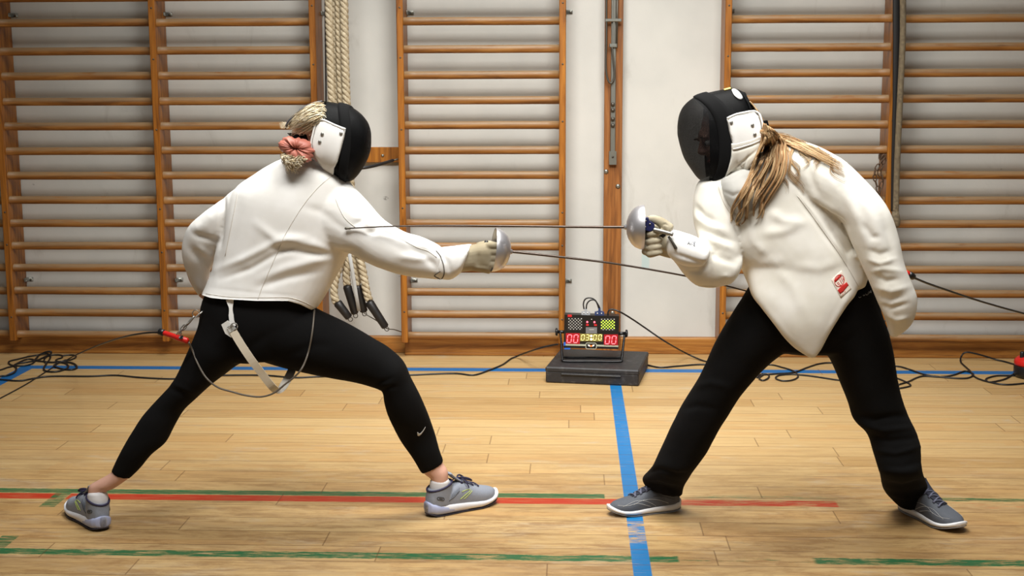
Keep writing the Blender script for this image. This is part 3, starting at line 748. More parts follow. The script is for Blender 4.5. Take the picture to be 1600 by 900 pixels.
wire([(-20, 583)]+c9([(0, 525), (100, 490), (180, 470), (260, 420), (370, 375), (460, 375), (490, 400), (440, 440), (340, 462), (220, 465), (150, 450), (120, 420), (150, 395), (260, 370), (400, 335), (520, 315), (600, 300), (680, 300), (710, 340), (680, 400), (640, 420), (620, 390), (640, 350), (700, 320), (800, 310), (870, 320), (870, 350), (810, 370), (785, 390), (820, 405), (900, 400), (1000, 378), (1060, 350), (1060, 320), (980, 312), (880, 322)]), .0045,
     'upper coil of tangled black cable lying at the left end of the blue line')
wire(c9([(660, 425), (615, 500), (650, 540), (780, 548), (900, 520), (960, 480), (930, 435), (850, 420), (790, 440), (760, 460), (780, 480), (880, 510), (1000, 520), (1080, 495), (1060, 450), (1000, 422), (880, 415), (700, 415), (620, 405), (500, 390), (520, 350), (560, 310), (640, 272), (710, 265), (715, 295), (650, 330), (540, 380), (400, 410), (260, 430), (200, 460), (230, 500), (200, 560), (100, 600), (0, 610)])+[(-20, 590)], .0050,
     'lower coil of tangled black cable lying across the left end of the blue line')
# reel at the right edge
rc = FL(1612, 590); rc.y = 6.42
re_ = thing('cable_reel', (rc.x, rc.y, 0), 'black cable reel with a red top at the right edge of the floor', 'cable reel')
M['redpl'] = mat('red_plastic', sr(196, 30, 24), .35)
MB().lathe([(.05, 0), (.075, .004), (.082, .02), (.082, .055), (.078, .06)], (rc.x, rc.y, 0), (0, 0, 1), 36).build('reel_base', M['blackpl'], re_)
MB().lathe([(.080, .0605), (.082, .07), (.080, .085), (.066, .098), (.04, .104)], (rc.x, rc.y, 0), (0, 0, 1), 36).build('reel_top', M['redpl'], re_)
MB().lathe([(.009, .09), (.010, .10), (.010, .126), (.007, .129)], (rc.x-.052, rc.y-.01, 0), (0, 0, 1), 16).build('reel_knob', M['blackpl'], re_)

# ================================================================== fencers
def cloth_mat(nm, c1, c2, rough=.8, weave=1500.0, st=.08):
    m = mat(nm, c1, rough); t = NT(m); x, y, z = t.xyz(); v = t.comb(x, y, z)
    n = t.noise(v, 7, 3, .6); t.put(t.b.inputs['Base Color'], t.mix(t.sm(n, .35, .7), c2, c1))
    t.bump(t.noise(v, weave/6, 2, .6), st, .0012); return m
M['jacket'] = cloth_mat('white_cotton', sr(238, 237, 234), sr(230, 228, 223))
M['jacket2'] = cloth_mat('off_white_cotton', sr(236, 233, 225), sr(226, 222, 210))
M['blackc'] = cloth_mat('black_jersey', (.0028, .0026, .0028), (.0022, .0021, .0022), .9); NT(M['blackc']).b.inputs['Specular IOR Level'].default_value = .18
M['seam'] = mat('seam_grey', sr(206, 200, 190), .8); M['dseam'] = mat('dark_edge', sr(70, 62, 52), .8)
M['skin'] = mat('skin', sr(206, 160, 140), .55)
M['glove'] = cloth_mat('glove_leather', sr(188, 178, 154), sr(142, 130, 104), .75)
M['bell'] = mat('bell_aluminium', sr(206, 204, 208), .36, .85)
def hair_mat(nm, a, b, c):
    m = mat(nm, b, .62, Specular_IOR_Level=.3); t = NT(m); at = t.n('ShaderNodeVertexColor', layer_name='Col')
    t.put(t.b.inputs['Base Color'], at.outputs[0]); return m
M['hair'] = hair_mat('hair', (0, 0, 0), (.4, .25, .1), (0, 0, 0))
M['navylace'] = mat('navy_lace', sr(34, 30, 62), .7); M['greylace'] = mat('grey_lace', sr(92, 94, 112), .7)
def maskmesh():
    m = mat('black_wire_mesh', sr(6, 6, 7), .6, .0, Specular_IOR_Level=.12); t = NT(m); x, y, z = t.xyz(); v = t.comb(x, y, z)
    vo = t.n('ShaderNodeTexVoronoi'); vo.inputs['Scale'].default_value = 620; t.t.links.new(v, vo.inputs['Vector'])
    sp = t.m('SUBTRACT', 1.0, t.sm(vo.outputs['Distance'], .12, .30)); big = t.sm(t.noise(v, 22, 3, .6), .50, .66)
    t.put(t.b.inputs['Base Color'], t.mix(t.m('MULTIPLY', sp, big), sr(5, 5, 6), sr(58, 58, 60)))  # sparkle of the wire painted into the colour as patches of grey dots
    tr = t.n('ShaderNodeBsdfTransparent'); mx = t.n('ShaderNodeMixShader')
    t.put(mx.inputs[0], t.m('MULTIPLY', t.sm(vo.outputs['Distance'],  .2, .6), .24)); t.t.links.new(t.b.outputs[0], mx.inputs[1]); t.t.links.new(tr.outputs[0], mx.inputs[2])
    t.t.links.new(mx.outputs[0], t.t.nodes['Material Output'].inputs[0]); return m
M['mesh'] = maskmesh(); M['trim'] = mat('black_trim', sr(8, 8, 9), .9, Specular_IOR_Level=.2); M['gtrim'] = mat('grey_elastic', sr(70, 72, 80), .6)
M['snap'] = mat('snap_metal', sr(150, 148, 142), .35, .7)

def chain(mb, pts, rad, n=16, sy=1.0):
    """limb: points with radii, tapering, rounded at the joints"""
    pts = [Vector(p) for p in pts]
    rings = []
    m = len(pts)
    for i, p in enumerate(pts):
        t = (pts[min(i+1, m-1)]-pts[max(i-1, 0)]).normalized()
        e = Vector((0, 1, 0)) if abs(t.y) < .85 else Vector((0, 0, 1))
        u = t.cross(e).normalized(); v = u.cross(t).normalized()
        rings.append((p, u*rad[i], v*rad[i]*sy))
    return mb.loft(rings, 4, n)

# ---- shoe: built along +x (toe), y across, z up; placed with a matrix
def shoe(parent, R, style, side=1):
    """side = +1 : little toe on the -y side"""
    L = .275; light = style == 'light'
    W = [(0, .007, .007), (.02, .018, .018), (.07, .028, .028), (.2, .034, .033), (.45, .031, .037), (.68, .043, .048), (.82, .042, .045), (.92, .034, .036), (.975, .020, .021), (1, .007, .007)]
    def outline(t):
        for i in range(len(W)-1):
            if t <= W[i+1][0]:
                p = [W[max(i-1, 0)], W[i], W[i+1], W[min(i+2, len(W)-1)]]; f = (t-W[i][0])/(W[i+1][0]-W[i][0])
                return p[1][1]+(p[2][1]-p[1][1])*f, p[1][2]+(p[2][2]-p[1][2])*f
        return W[-1][1:]
    def spring(t): return .022*max(0, (t-.66)/.34)**1.8+.010*max(0, (.14-t)/.14)**1.6
    K_ = .012 if light else .004
    def topz(t): return .036-.012*min(1, t/.75)+.016*max(0, (t-.80)/.2)**1.5+.004*max(0, (.1-t)/.1)+K_*(1-.5*t)
    N = 48
    def slab(z0, z1, bulge, lo=0.0, hi=1.0, ex=3.0):
        mb = MB(); rings = []
        for i in range(N+1):
            t = lo+(hi-lo)*(.5-.5*cos(pi*i/N)); a, b = outline(t); x = (1.04*t-.325)*L
            za, zb = z0(t), z1(t); c = Vector((x, side*(a-b)/2, (za+zb)/2))
            rings.append((c, Vector((0, (a+b)/2+bulge(t), 0)), Vector((0, 0, (zb-za)/2))))
        mb.loft(rings, 1, 22, ex, False, False); mb.v = [R @ v for v in mb.v]; return mb
    slab(spring, lambda t: spring(t)+.006, lambda t: .002).build('outsole', M['osole_'+style], parent)
    slab(lambda t: spring(t)+.004, topz, lambda t: .005).build('midsole', M['midsole_'+style], parent)
    if light: slab(lambda t: spring(t)+.0035, lambda t: topz(t)+.0006-.020*max(0, (t-.10)/.40)**1.3, lambda t: .0064-.005*(t/.5)**2, 0.0, .50).build('heel_foam', M['lav'], parent)
    # upper: instep and toe, plus the ankle collar
    ups = [(0.035, .026, .076), (.06, .032, .082), (.12, .036, .084), (.22, .036, .080), (.32, .036, .084), (.40, .038, .092), (.50, .040, .086), (.60, .044, .072), (.72, .046, .060), (.84, .041, .052), (.915, .031, .046), (.955, .018, .040)]
    mb = MB(); rings = []
    for i, (t, w_, h) in enumerate(ups):
        a, b = outline(t); x = (t-.30)*L; h += K_*.9; z0 = topz(t)-.016
        c = Vector((x, side*(a-b)/2, z0+(h-z0)*.30)); rings.append((c, Vector((0, w_ if t < .05 else min(w_, (a+b)/2+.001), 0)), Vector((0, 0, (h-z0)*.70))))
    mb.loft(rings, 4, 28, 2.4, True, True)
    az = .086+K_
    mb.loft([(Vector((-.036, 0, .035)), Vector((.046, 0, 0)), Vector((0, .036, 0))), (Vector((-.037, 0, .065)), Vector((.0465, 0, .004)), Vector((0, .0365, 0))), (Vector((-.036, 0, az)), Vector((.0455, 0, .012)), Vector((0, .0355, 0)))], 4, 28, 2.1, False, False)
    for v in mb.v: v.z = max(v.z, .016)
    up, nr = remesh(mb, .003, 3); bv = BVHTree.FromPolygons(up.v, up.f)
    def topat(x, y):
        h = bv.ray_cast(Vector((x, y, .3)), Vector((0, 0, -1)))[0]; return h.z if h else .07
    def sideat(x, z, sg):
        h = bv.ray_cast(Vector((x, sg*.2, z)), Vector((0, -sg, 0)))[0]; return Vector((x, h.y+sg*.0008, z)) if h else Vector((x, sg*.035, z))
    up.v = [R @ v for v in up.v]; upo = up.build('upper', M['upper_'+style], parent)
    R3 = R.to_3x3()
    col = MB(); pts = []
    for k in range(33):
        a = 2*pi*k/32; pts.append(R @ Vector((-.036+.0445*cos(a), .0345*sin(a), az+.0118*cos(a))))
    col.tube(pts, .0036, 8, cap=False); col.build('collar', M['navylace'] if light else M['upper_dark2'], parent)
    tp = [Vector(((t-.30)*L, 0, topat((t-.30)*L, 0)+.0006)) for t in (.68, .62, .56, .50, .45)]
    e = tp[-1]; tp += [e+Vector((-.018, 0, .012)), e+Vector((-.034, 0, .026)), e+Vector((-.040, 0, .033))]
    MB().tube([R @ p for p in smooth_path(tp, 3)], [.012+.008*min(1, k/8) for k in range(22)], 14, flat=.22, up=R3 @ Vector((0, 0, 1))).build('tongue', M['upper_light'] if light else M['throat'], parent)
    lm = M['navylace'] if light else M['greylace']
    for k in range(7):
        t = .425+.040*k; q_ = []
        for q in range(9):
            yy_ = -.023+.046*q/8; xx = (t-.30)*L+(.008 if k % 2 else -.008)*(q/8-.5)*2
            q_.append(R @ Vector((xx, yy_, topat(xx, yy_)+.0026+.0042*(1-(q/4-1)**2))))
        MB().tube(q_, .0032, 6, flat=.6, up=R3 @ Vector((0, 0, 1))).build('lace', lm, parent)
    if light:
        base = Vector((.038, 0, topat(.038, 0)+.006))
        for s_ in (1, -1):     # bow
            p_ = [base, base+Vector((.008, s_*.012, .006)), base+Vector((.026, s_*.024, .002)), base+Vector((.040, s_*.024, -.008)), base+Vector((.028, s_*.012, -.004)), base+Vector((.006, s_*.002, .002))]
            MB().tube([R @ q for q in smooth_path(p_, 5)], .0030, 6).build('lace_bow', lm, parent)
            p_ = [base, base+Vector((.008, s_*.014, .002)), base+Vector((.016, s_*.034, -.014)), base+Vector((.018, s_*.040, -.026))]
            MB().tube([R @ q for q in smooth_path(p_, 5)], .0024, 6).build('lace_end', lm, parent)
    sides = (-1, 1)
    for sg in sides:
        def pl(pts_, r_, m_, nm_):
            pp_ = smooth_path([Vector((x, 0, z)) for x, z in pts_], 5); MB().tube([R @ sideat(p.x, p.z, sg) for p in pp_], r_, 5).build(nm_, m_, parent)
        if light:
            pl([(-.066, .066), (-.062, .070), (-.046, .066), (-.042, .060), (-.046, .057), (-.062, .061), (-.066, .066)], .0009, M['shoe_black'], 'heel_badge')
            pl([(-.060, .065), (-.054, .0635), (-.048, .062)], .0011, M['shoe_black'], 'heel_badge_bar')
            pl([(.022, .048), (.040, .058), (.064, .072), (.050, .075), (.030, .072)], .0008, M['lime'], 'side_stripe')
            pl([(.036, .046), (.052, .056), (.070, .069)], .0008, M['lime'], 'side_stripe')
            for q in range(6):
                x_ = -.012+q*.006; pl([(x_, .058+q*.003), (x_+.006, .072+q*.003)], .0008, M['shoe_grey'], 'side_tab')
            pl([(-.022, .050), (.0, .060), (.022, .076)], .0008, M['shoe_black'], 'side_line')
        else:
            pl([(-.03, .040), (.02, .058), (.07, .060), (.11, .046)], .0005, M['silverp'], 'side_line')
            pl([(.02, .034), (.06, .056), (.10, .058), (.150, .040)], .0005, M['silverp'], 'side_line')
            pl([(.04, .033), (.09, .050), (.13, .044), (.165, .044)], .0005, M['silverp'], 'side_line')
            pl([(-.055, .052), (-.01, .066), (.03, .070)], .0008, M['shoe_black'], 'side_line')
    return bv, None, upo
M['lime'] = mat('lime_line', sr(196, 216, 90), .6); M['shoe_black'] = mat('shoe_print_black', sr(40, 42, 46), .6); M['shoe_grey'] = mat('shoe_tab_grey', sr(96, 104, 116), .7)
M['throat'] = mat('throat_navy', sr(38, 40, 54), .85); M['silverp'] = mat('silver_print', sr(190, 190, 188), .45)
def shoe_mats():
    def upper(nm, c1, c2):
        m = mat(nm, c1, .75); t = NT(m); x, y, z = t.xyz(); v = t.comb(x, y, z)
        vo = t.n('ShaderNodeTexVoronoi'); vo.inputs['Scale'].default_value = 850; t.t.links.new(v, vo.inputs['Vector'])
        t.put(t.b.inputs['Base Color'], t.mix(t.sm(vo.outputs['Distance'], .1, .5), c1, c2)); t.bump(vo.outputs['Distance'], .3, .001); return m
    M['upper_light'] = upper('grey_knit_light', sr(108, 113, 124), sr(136, 142, 154))
    M['upper_dark'] = upper('grey_knit_dark', sr(58, 61, 69), sr(82, 86, 94)); M['upper_dark2'] = mat('dark_collar', sr(40, 40, 46), .8)
    m = mat('lavender_white_foam', sr(220, 222, 228), .55); t = NT(m); x, y, z = t.xyz()
    M['midsole_light'] = m
    M['midsole_dark'] = mat('white_foam', sr(226, 226, 228), .5); M['osole_light'] = mat('rubber_navy', sr(50, 46, 60), .6); M['osole_dark'] = mat('rubber_grey', sr(150, 150, 152), .6)
    M['lav'] = mat('lavender_foam', sr(168, 176, 208), .55)
shoe_mats()
def shoe_matrix(heel, toe, side_tilt=0.0, scale=None):
    """heel and toe: sole points of the shoe"""
    h = Vector(heel); t = Vector(toe); x = (t-h); L = x.length; x.normalize()
    up = Vector((0, 0, 1)); yv = up.cross(x).normalized(); zv = x.cross(yv)
    Rr = Matrix.Rotation(side_tilt, 3, x); yv = Rr @ yv; zv = Rr @ zv; s_ = L/.275 if scale is None else scale
    o = h+x*(.30*.275*s_)
    return Matrix(((x.x*s_, yv.x*s_, zv.x*s_, o.x), (x.y*s_, yv.y*s_, zv.y*s_, o.y), (x.z*s_, yv.z*s_, zv.z*s_, o.z), (0, 0, 0, 1)))

def head_mesh(c, d, up, s=.90, detail=True):
    """head as one surface: c centre, d facing direction, up"""
    d = Vector(d).normalized(); up = Vector(up); up = (up-d*up.dot(d)).normalized(); sd = up.cross(d)   # sd = its left
    def L(x, y, z): return Vector(c)+(d*x+sd*y+up*z)*s
    mb = MB(); Rm = Matrix((d, sd, up)).transposed()
    mb.sphere(L(-.015, 0, .025), .001, 16, (92*s, 74*s, 90*s), Rm)          # skull
    mb.loft([(L(.030, 0, .04), sd*.060*s, d*.062*s), (L(.035, 0, 0), sd*.060*s, d*.058*s), (L(.036, 0, -.04), sd*.052*s, d*.052*s), (L(.040, 0, -.075), sd*.040*s, d*.044*s), (L(.048, 0, -.102), sd*.024*s, d*.028*s)], 4, 24)
    mb.loft([(L(.088, 0, .022), sd*.007*s, d*.010*s), (L(.098, 0, .004), sd*.009*s, d*.014*s), (L(.106, 0, -.014), sd*.013*s, d*.015*s), (L(.098, 0, -.024), sd*.015*s, d*.010*s)], 3, 14)   # nose
    for y in (-1, 1):
        mb.sphere(L(.078, y*.033, -.018), .018*s, 8)                           # cheek
        mb.sphere(L(.098, y*.013, -.021), .008*s, 6)                           # nostril wing
        mb.sphere(L(.083, y*.030, .028), .012*s, 8, (1, 1.6, .6), Rm)          # brow
        mb.sphere(L(-.010, y*.074, -.004), .020*s, 8, (.8, .35, 1.5), Rm)      # ear
        mb.sphere(L(-.004, y*.078, -.022), .010*s, 8, (.8, .5, 1.0), Rm)
    mb.sphere(L(.088, 0, -.046), .012*s, 8, (.8, 1.8, .55), Rm)                # upper lip
    mb.sphere(L(.086, 0, -.058), .012*s, 8, (.8, 1.5, .6), Rm)                 # lower lip
    mb.sphere(L(.082, 0, -.088), .018*s, 8)                                    # chin
    return mb, L

def glove_hand(mb, wrist, palm, knuckle_dir, axis, curl, thumb, Lf=(.070, .078, .074, .060), rad=.0105, spread=.021):
    """palm block and four curled fingers: palm centre, knuckle_dir = from wrist to knuckles, axis = across the knuckles, curl = side the fingers close to"""
    k = Vector(knuckle_dir).normalized(); a = Vector(axis).normalized(); cdir = Vector(curl).normalized()
    w = Vector(wrist); p = Vector(palm)
    mb.loft([(w, a*.034, cdir*.026), (w.lerp(p, .5), a*.037, cdir*.024), (p, a*.043, cdir*.021), (p+k*.036, a*.044, cdir*.018)], 4, 20, 2.4)
    for i in range(4):
        b = p+k*.034+a*((i-1.5)*spread)
        l = Lf[i]
        pts = [b, b+k*l*.42+cdir*.004, b+k*l*.56+cdir*l*.34, b+k*l*.40+cdir*l*.62, b+k*l*.08+cdir*l*.70]
        chain(mb, pts, [rad*1.15, rad*1.1, rad*1.02, rad*.95, rad*.8], 12)
    tb = [Vector(q) for q in thumb]; chain(mb, tb, [rad*1.7, rad*1.5, rad*1.15, rad*.95][:len(tb)], 12)

def hull(rings, n=40, ex=2.25):
    mb = MB(); mb.loft(rings, 6, n, ex, False, False); return mb
def shell(mb, th):
    """thin closed skin from an open loft: its caps are dropped by the caller"""
    nr = normals(mb); return mb
M['bellin'] = mat('bell_lining', sr(60, 58, 56), .7)
def epee(path, gY_axis, label, rim_px, grip_end, top_prong=None, tip=None, spin=0):
    """path[0] is where the blade leaves the guard"""
    q = smooth_path(path, 8); ax = (q[1]-q[0]).normalized(); o = q[0]-ax*.052
    t = thing('epee', o, label, 'sword', 'epees held by the two fencers')
    n = len(q); r = [.0042*(1-i/(n-1))+.0019*(i/(n-1)) for i in range(n)]
    MB().tube(q, r, 6).build('blade', M['steel_blade'], t)
    e = q[-1]; dd = (q[-1]-q[-2]).normalized()
    MB().lathe([(.0018, 0), (.0034, .002), (.0034, .012), (.0040, .013), (.0040, .017), (.002, .019)], e, dd, 12).build('point', M['dsteel'], t)
    prof = [(.0672, 0), (.0676, .002), (.0660, .012), (.060, .026), (.050, .037), (.036, .046), (.020, .0515), (.008, .053), (.0075, .058), (.004, .060), (.004, .050), (.018, .0485), (.034, .0430), (.048, .034), (.0575, .024), (.0635, .011), (.0655, .001)]
    g = MB().lathe(prof, o, ax, 48); g.f = g.f[:-2]
    bell = g.build('bell_guard', M['bell'], t)
    MB().lathe([(.030, .0345), (.050, .031), (.050, .0335), (.030, .0405)], o, ax, 32).build('guard_pad', M['bellin'], t)
    ge = Vector(grip_end)
    mid = o.lerp(ge, .5)
    gr = MB(); chain(gr, [o+ax*.045, o+ax*.02, mid, ge], [.010, .012, .013, .011], 12)
    if top_prong: chain(gr, [mid, mid.lerp(Vector(top_prong), .6), top_prong], [.010, .008, .006], 10)
    chain(gr, [o, o.lerp(mid, .5)+Vector((0, 0, -.022)), o.lerp(mid, .6)+Vector((0, 0, -.036))], [.009, .008, .006], 10)
    gr.build('pistol_grip', M['blackpl'], t)
    return t, o, ax
M['steel_blade'] = mat('blade_steel', sr(88, 78, 72), .35, .9)

# where the four shoes stand (sole line from heel to toe)
def toe_from(h, t, L=.275):
    d = (Vector(t)-Vector(h)).normalized(); q = Vector(h)+d*L; return q
fh = FL(669, 807); ft = toe_from(fh, FL(774, 782)); Rf = shoe_matrix(fh, ft)
rh = FL(160, 830); rt = toe_from(rh, rh+Vector((-.170, .205, 0)), .268); Rr = shoe_matrix(rh, rt, radians(4))
h1 = FL(1060, 796); t1 = toe_from(h1, FL(958, 804), .245); R1 = shoe_matrix(h1, t1)
h2 = FL(1410, 795); t2 = toe_from(h2, FL(1499, 832), .275); R2 = shoe_matrix(h2, t2)
ankF, ftF = Rf @ Vector((-.034, 0, .130)), Rf @ Vector((-.036, 0, .066)); ankR, ftR = Rr @ Vector((-.026, 0, .125)), Rr @ Vector((-.034, 0, .066))
ankRf, ftRf = R1 @ Vector((-.030, 0, .11)), R1 @ Vector((-.034, 0, .066)); ankRr, ftRr = R2 @ Vector((-.030, 0, .11)), R2 @ Vector((-.034, 0, .066))
print('ANK', [tuple(round(v) for v in proj(p)) for p in (ankF, ftF, ankR, ftR, ankRf, ankRr)], ankF.y, ankR.y, ankRf.y, ankRr.y)

# ------------------------------------------------------------------ fencer on the left
TY = 4.15
LP = thing('person', (FL(400, 815).x, TY, 0), 'fencer on the left lunging right, back to us, white jacket, black leggings, mask', 'person')
J = MB()
J.loft([pr(458, 243, 516, 262, 4.13, .055), pr(432, 251, 545, 283, 4.14, .085), pr(398, 272, 556, 306, TY, .108), pr(366, 297, 561, 345, TY, .120), pr(350, 336, 556, 378, TY, .122), pr(342, 376, 541, 402, TY, .118), pr(334, 412, 524, 434, TY, .116), pr(325, 440, 509, 460, TY, .122), pr(317, 457, 497, 480, TY, .132)], 4, 40, 2.3, True, True)
# weapon arm
J.loft([pr(520, 282, 505, 392, 4.13, .09), pr(545, 286, 522, 394, 4.12, .086), pr(572, 313, 548, 398, 4.10, .076), pr(600, 344, 576, 411, 4.09, .066), pr(630, 361, 610, 424, 4.08, .060), pr(655, 369, 642, 432, 4.08, .056), pr(682, 381, 674, 436, 4.08, .052), pr(692, 389, 688, 437, 4.08, .049)], 4, 28, 2.1, True, False)
# rear arm, elbow out, hand on the front of the hip
J.loft([pr(420, 268, 395, 345, 4.15, .075), pr(378, 288, 372, 352, 4.16, .075), pr(338, 318, 350, 380, 4.17, .068), pr(300, 348, 340, 398, 4.19, .062), pr(288, 372, 336, 408, 4.21, .060), pr(286, 392, 330, 418, 4.22, .056), pr(291, 418, 326, 434, 4.24, .050), pr(302, 446, 328, 452, 4.26, .045), pr(312, 462, 334, 458, 4.28, .04)], 4, 28, 2.1, True, True)
jm, nr = remesh(J, .005, 5, .5)
# trim the hem clean, along the photographed curve
FL_ = [([(470, 322), (500, 330), (530, 352), (556, 374)], 7, -.003),
       ([(338, 422), (380, 405), (420, 384), (450, 372), (480, 372)], 6, .007), ([(345, 436), (392, 420), (430, 398), (462, 386)], 5, -.006),
       ([(400, 350), (430, 372), (470, 378), (520, 388), (540, 392)], 7, .006), ([(420, 385), (460, 392), (500, 398), (530, 398)], 6, -.006),
       ([(405, 436), (450, 418), (490, 408), (520, 402)], 7, .006), ([(400, 450), (450, 434), (500, 424)], 6, -.005),
       ([(535, 300), (560, 335), (575, 362)], 6, -.004), ([(545, 330), (580, 352), (620, 375), (655, 388)], 7, .005),
       ([(500, 380), (530, 393), (560, 396)], 6, -.008), ([(580, 330), (566, 345), (552, 352)], 5, -.006), ([(600, 350), (585, 362), (572, 366)], 5, -.005),
       ([(640, 385), (662, 398), (682, 420)], 5, -.006), ([(655, 378), (675, 392), (688, 410)], 5, .005), ([(620, 400), (650, 404), (675, 402)], 6, .005),
       ([(350, 300), (346, 350), (344, 385)], 4, -.010), ([(338, 330), (320, 352), (300, 362)], 8, .006), ([(300, 365), (322, 372), (342, 378)], 5, -.007),
       ([(300, 390), (318, 408), (326, 430)], 7, -.008), ([(306, 385), (325, 398), (336, 398)], 6, .006), ([(365, 300), (358, 360), (350, 420)], 6, .003),
       ([(440, 262), (460, 268), (490, 268)], 5, -.003), ([(330, 450), (400, 458), (470, 463)], 3, -.0012)]
folds(jm, nr, FL_, .0028, 8.0, 3.1, (1.0, 1.0, .7))
hem = [(300, 452), (316, 461), (328, 465), (345, 467), (400, 470), (450, 470), (470, 476), (492, 487), (520, 500)]
def hem_y(x, H_):
    if x <= H_[0][0]: return H_[0][1]
    for i in range(len(H_)-1):
        if x <= H_[i+1][0]: return H_[i][1]+(H_[i+1][1]-H_[i][1])*(x-H_[i][0])/(H_[i+1][0]-H_[i][0])
    return H_[-1][1]
for i, v in enumerate(jm.v):       # let the hem hang straight to its edge
    x, y = proj(v)
    if 312 < x < 500 and y > 440:
        h = hem_y(x, hem)
        if y > h-14:
            back = (v.y-TY)/.13          # near side follows the curve, far side a little higher
            tgt = P(x, h-3*max(0, back), v.y)
            f_ = min(1, (y-(h-14))/14); v.z = max(v.z, tgt.z) if y > h else v.z*(1-f_*.0)+v.z*f_*.0 + (v.z*0)
jo = jm.build('jacket', M['jacket'], LP)
jt = bvh(jm)
# leggings
G = MB()
G.loft([pr(326, 452, 488, 462, TY, .110), pr(317, 470, 491, 486, TY, .118), pr(314, 492, 496, 506, TY, .122), pr(314, 512, 484, 535, TY, .118), pr(318, 532, 455, 560, TY, .105), pr(330, 545, 420, 562, TY, .09)], 4, 36, 2.2, True, True)
LEGF = [pr(470, 470, 400, 560, 4.15, .115), pr(497, 484, 440, 573, 4.15, .105), pr(540, 504, 500, 587, 4.16, .092), pr(583, 529, 550, 596, 4.17, .080), pr(610, 546, 578, 603, 4.18, .073), pr(631, 566, 597, 611, 4.18, .066), pr(642, 590, 600, 626, 4.19, .060), pr(656, 617, 605, 645, 4.20, .057), pr(668, 645, 613, 664, 4.22, .056), pr(679, 675, 627, 690, 4.25, .048), pr(687, 703, 645, 716, ankF.y-.01, .040), pr(694, 722, 659, 740, ankF.y, .037)]
G.loft(LEGF, 5, 30, 2.0, True, False)
LEGR = [pr(314, 478, 440, 540, 4.15, .11), pr(312, 503, 400, 560, 4.15, .108), pr(303, 528, 375, 568, 4.14, .098), pr(289, 560, 350, 586, 4.14, .085), pr(276, 587, 328, 603, 4.13, .074), pr(263, 606, 305, 624, 4.13, .064), pr(241, 629, 287, 641, 4.13, .059), pr(222, 651, 274, 663, 4.12, .058), pr(206, 676, 259, 691, 4.11, .054), pr(191, 702, 237, 710, 4.10, .046), pr(181, 721, 218, 733, ankR.y, .038), pr(174, 736, 203, 748, ankR.y, .034)]
G.loft(LEGR, 5, 30, 2.0, True, False)
gm, gn = remesh(G, .006, 6, .5)
folds(gm, gn, [([(585, 600), (600, 596), (615, 590)], 3, -.004), ([(595, 612), (608, 606), (622, 604)], 3, -.004), ([(262, 606), (280, 612), (300, 622)], 4, -.004), ([(270, 600), (290, 608), (306, 616)], 3, .003), ([(440, 560), (490, 540), (520, 540)], 8, -.004), ([(380, 560), (395, 540), (420, 520)], 8, -.004)], .0012, 9)
gm.build('leggings', M['blackc'], LP); gt = bvh(gm)
M['silverp'] = mat('silver_print', sr(190, 190, 188), .45)
# printed tick on the calf
ck = [(652, 675.3), (653.6, 675.5), (654.2, 677.3), (655.5, 677.4), (658, 675.8), (661, 672.2), (664, 667.8), (664.8, 666.8), (663.6, 670), (661.4, 674), (658.3, 678.2), (655.6, 680.6), (653.6, 681.2), (652.2, 680.2), (651.8, 678)]
drape(gt, ck, .0006, .0006, 1.2, False).build('printed_tick', M['silverp'], LP)

# body: one continuous surface under the clothes
hd_c = P(516, 218, 4.14)
def leg_rings(R, k, foot, ra, k2=None):
    k2 = k2 or k; n_ = len(R); out = []
    for i, (c, u, v) in enumerate(R):
        f_ = k+(k2-k)*i/(n_-1); out.append((c, u*f_, v*f_))
    for p, r_ in zip(foot, ra):
        u = out[-1][1].normalized()*r_; v = out[-1][2].normalized()*r_; out.append((p, u, v))
    return out
def body(name_parent, hc, d, up, neck, torso, limbs, hands=(), legs=()):
    mb, Lf = head_mesh(hc, d, up)
    chain(mb, neck[0], neck[1]); mb.loft(torso, 4, 28, 2.2)
    for pts, rad in limbs: chain(mb, pts, rad, 18)
    for L_ in legs: mb.loft(L_, 4, 24)
    for h in hands: glove_hand(mb, *h)
    r, n_ = remesh(mb, .006, 3, .5)
    return r.build('body', M['skin'], name_parent), Lf
def in_(*a): # slightly slimmer ring
    c, u, v = pr(*a); return (c, u*.82, v*.82)
LB, LL = body(LP, hd_c, (.72, .45, -.52), (.55, .1, .83), ([P(512, 240, 4.14), P(492, 262, 4.14), P(478, 280, 4.15)], [.055, .055, .07]),
     [in_(432, 258, 540, 290, 4.14, .085), in_(398, 280, 552, 312, TY, .10), in_(356, 336, 548, 378, TY, .11), in_(342, 412, 522, 434, TY, .105), in_(325, 455, 490, 475, TY, .115), in_(320, 500, 480, 530, TY, .11)],
     [([P(530, 330, 4.13), P(575, 357, 4.10), P(620, 392, 4.08), P(680, 407, 4.08), P(735, 402, 4.08)], [.055, .048, .042, .036, .027]),
      ([P(400, 310, 4.15), P(345, 345, 4.17), P(312, 385, 4.20), P(308, 425, 4.24), P(322, 458, 4.28)], [.05, .045, .04, .034, .026])],
     [(P(322, 458, 4.28), P(336, 466, 4.31), (1, .1, -.3), (0, .3, 1), (0, -1, 0), [P(326, 456, 4.27), P(340, 450, 4.26), P(352, 452, 4.26)])],
     [leg_rings(LEGF, .82, [ankF, ftF], [.031, .030], .86), leg_rings(LEGR, .82, [ankR.lerp(LEGR[-1][0], .35), ankR, ftR], [.031, .028, .028], .88)])
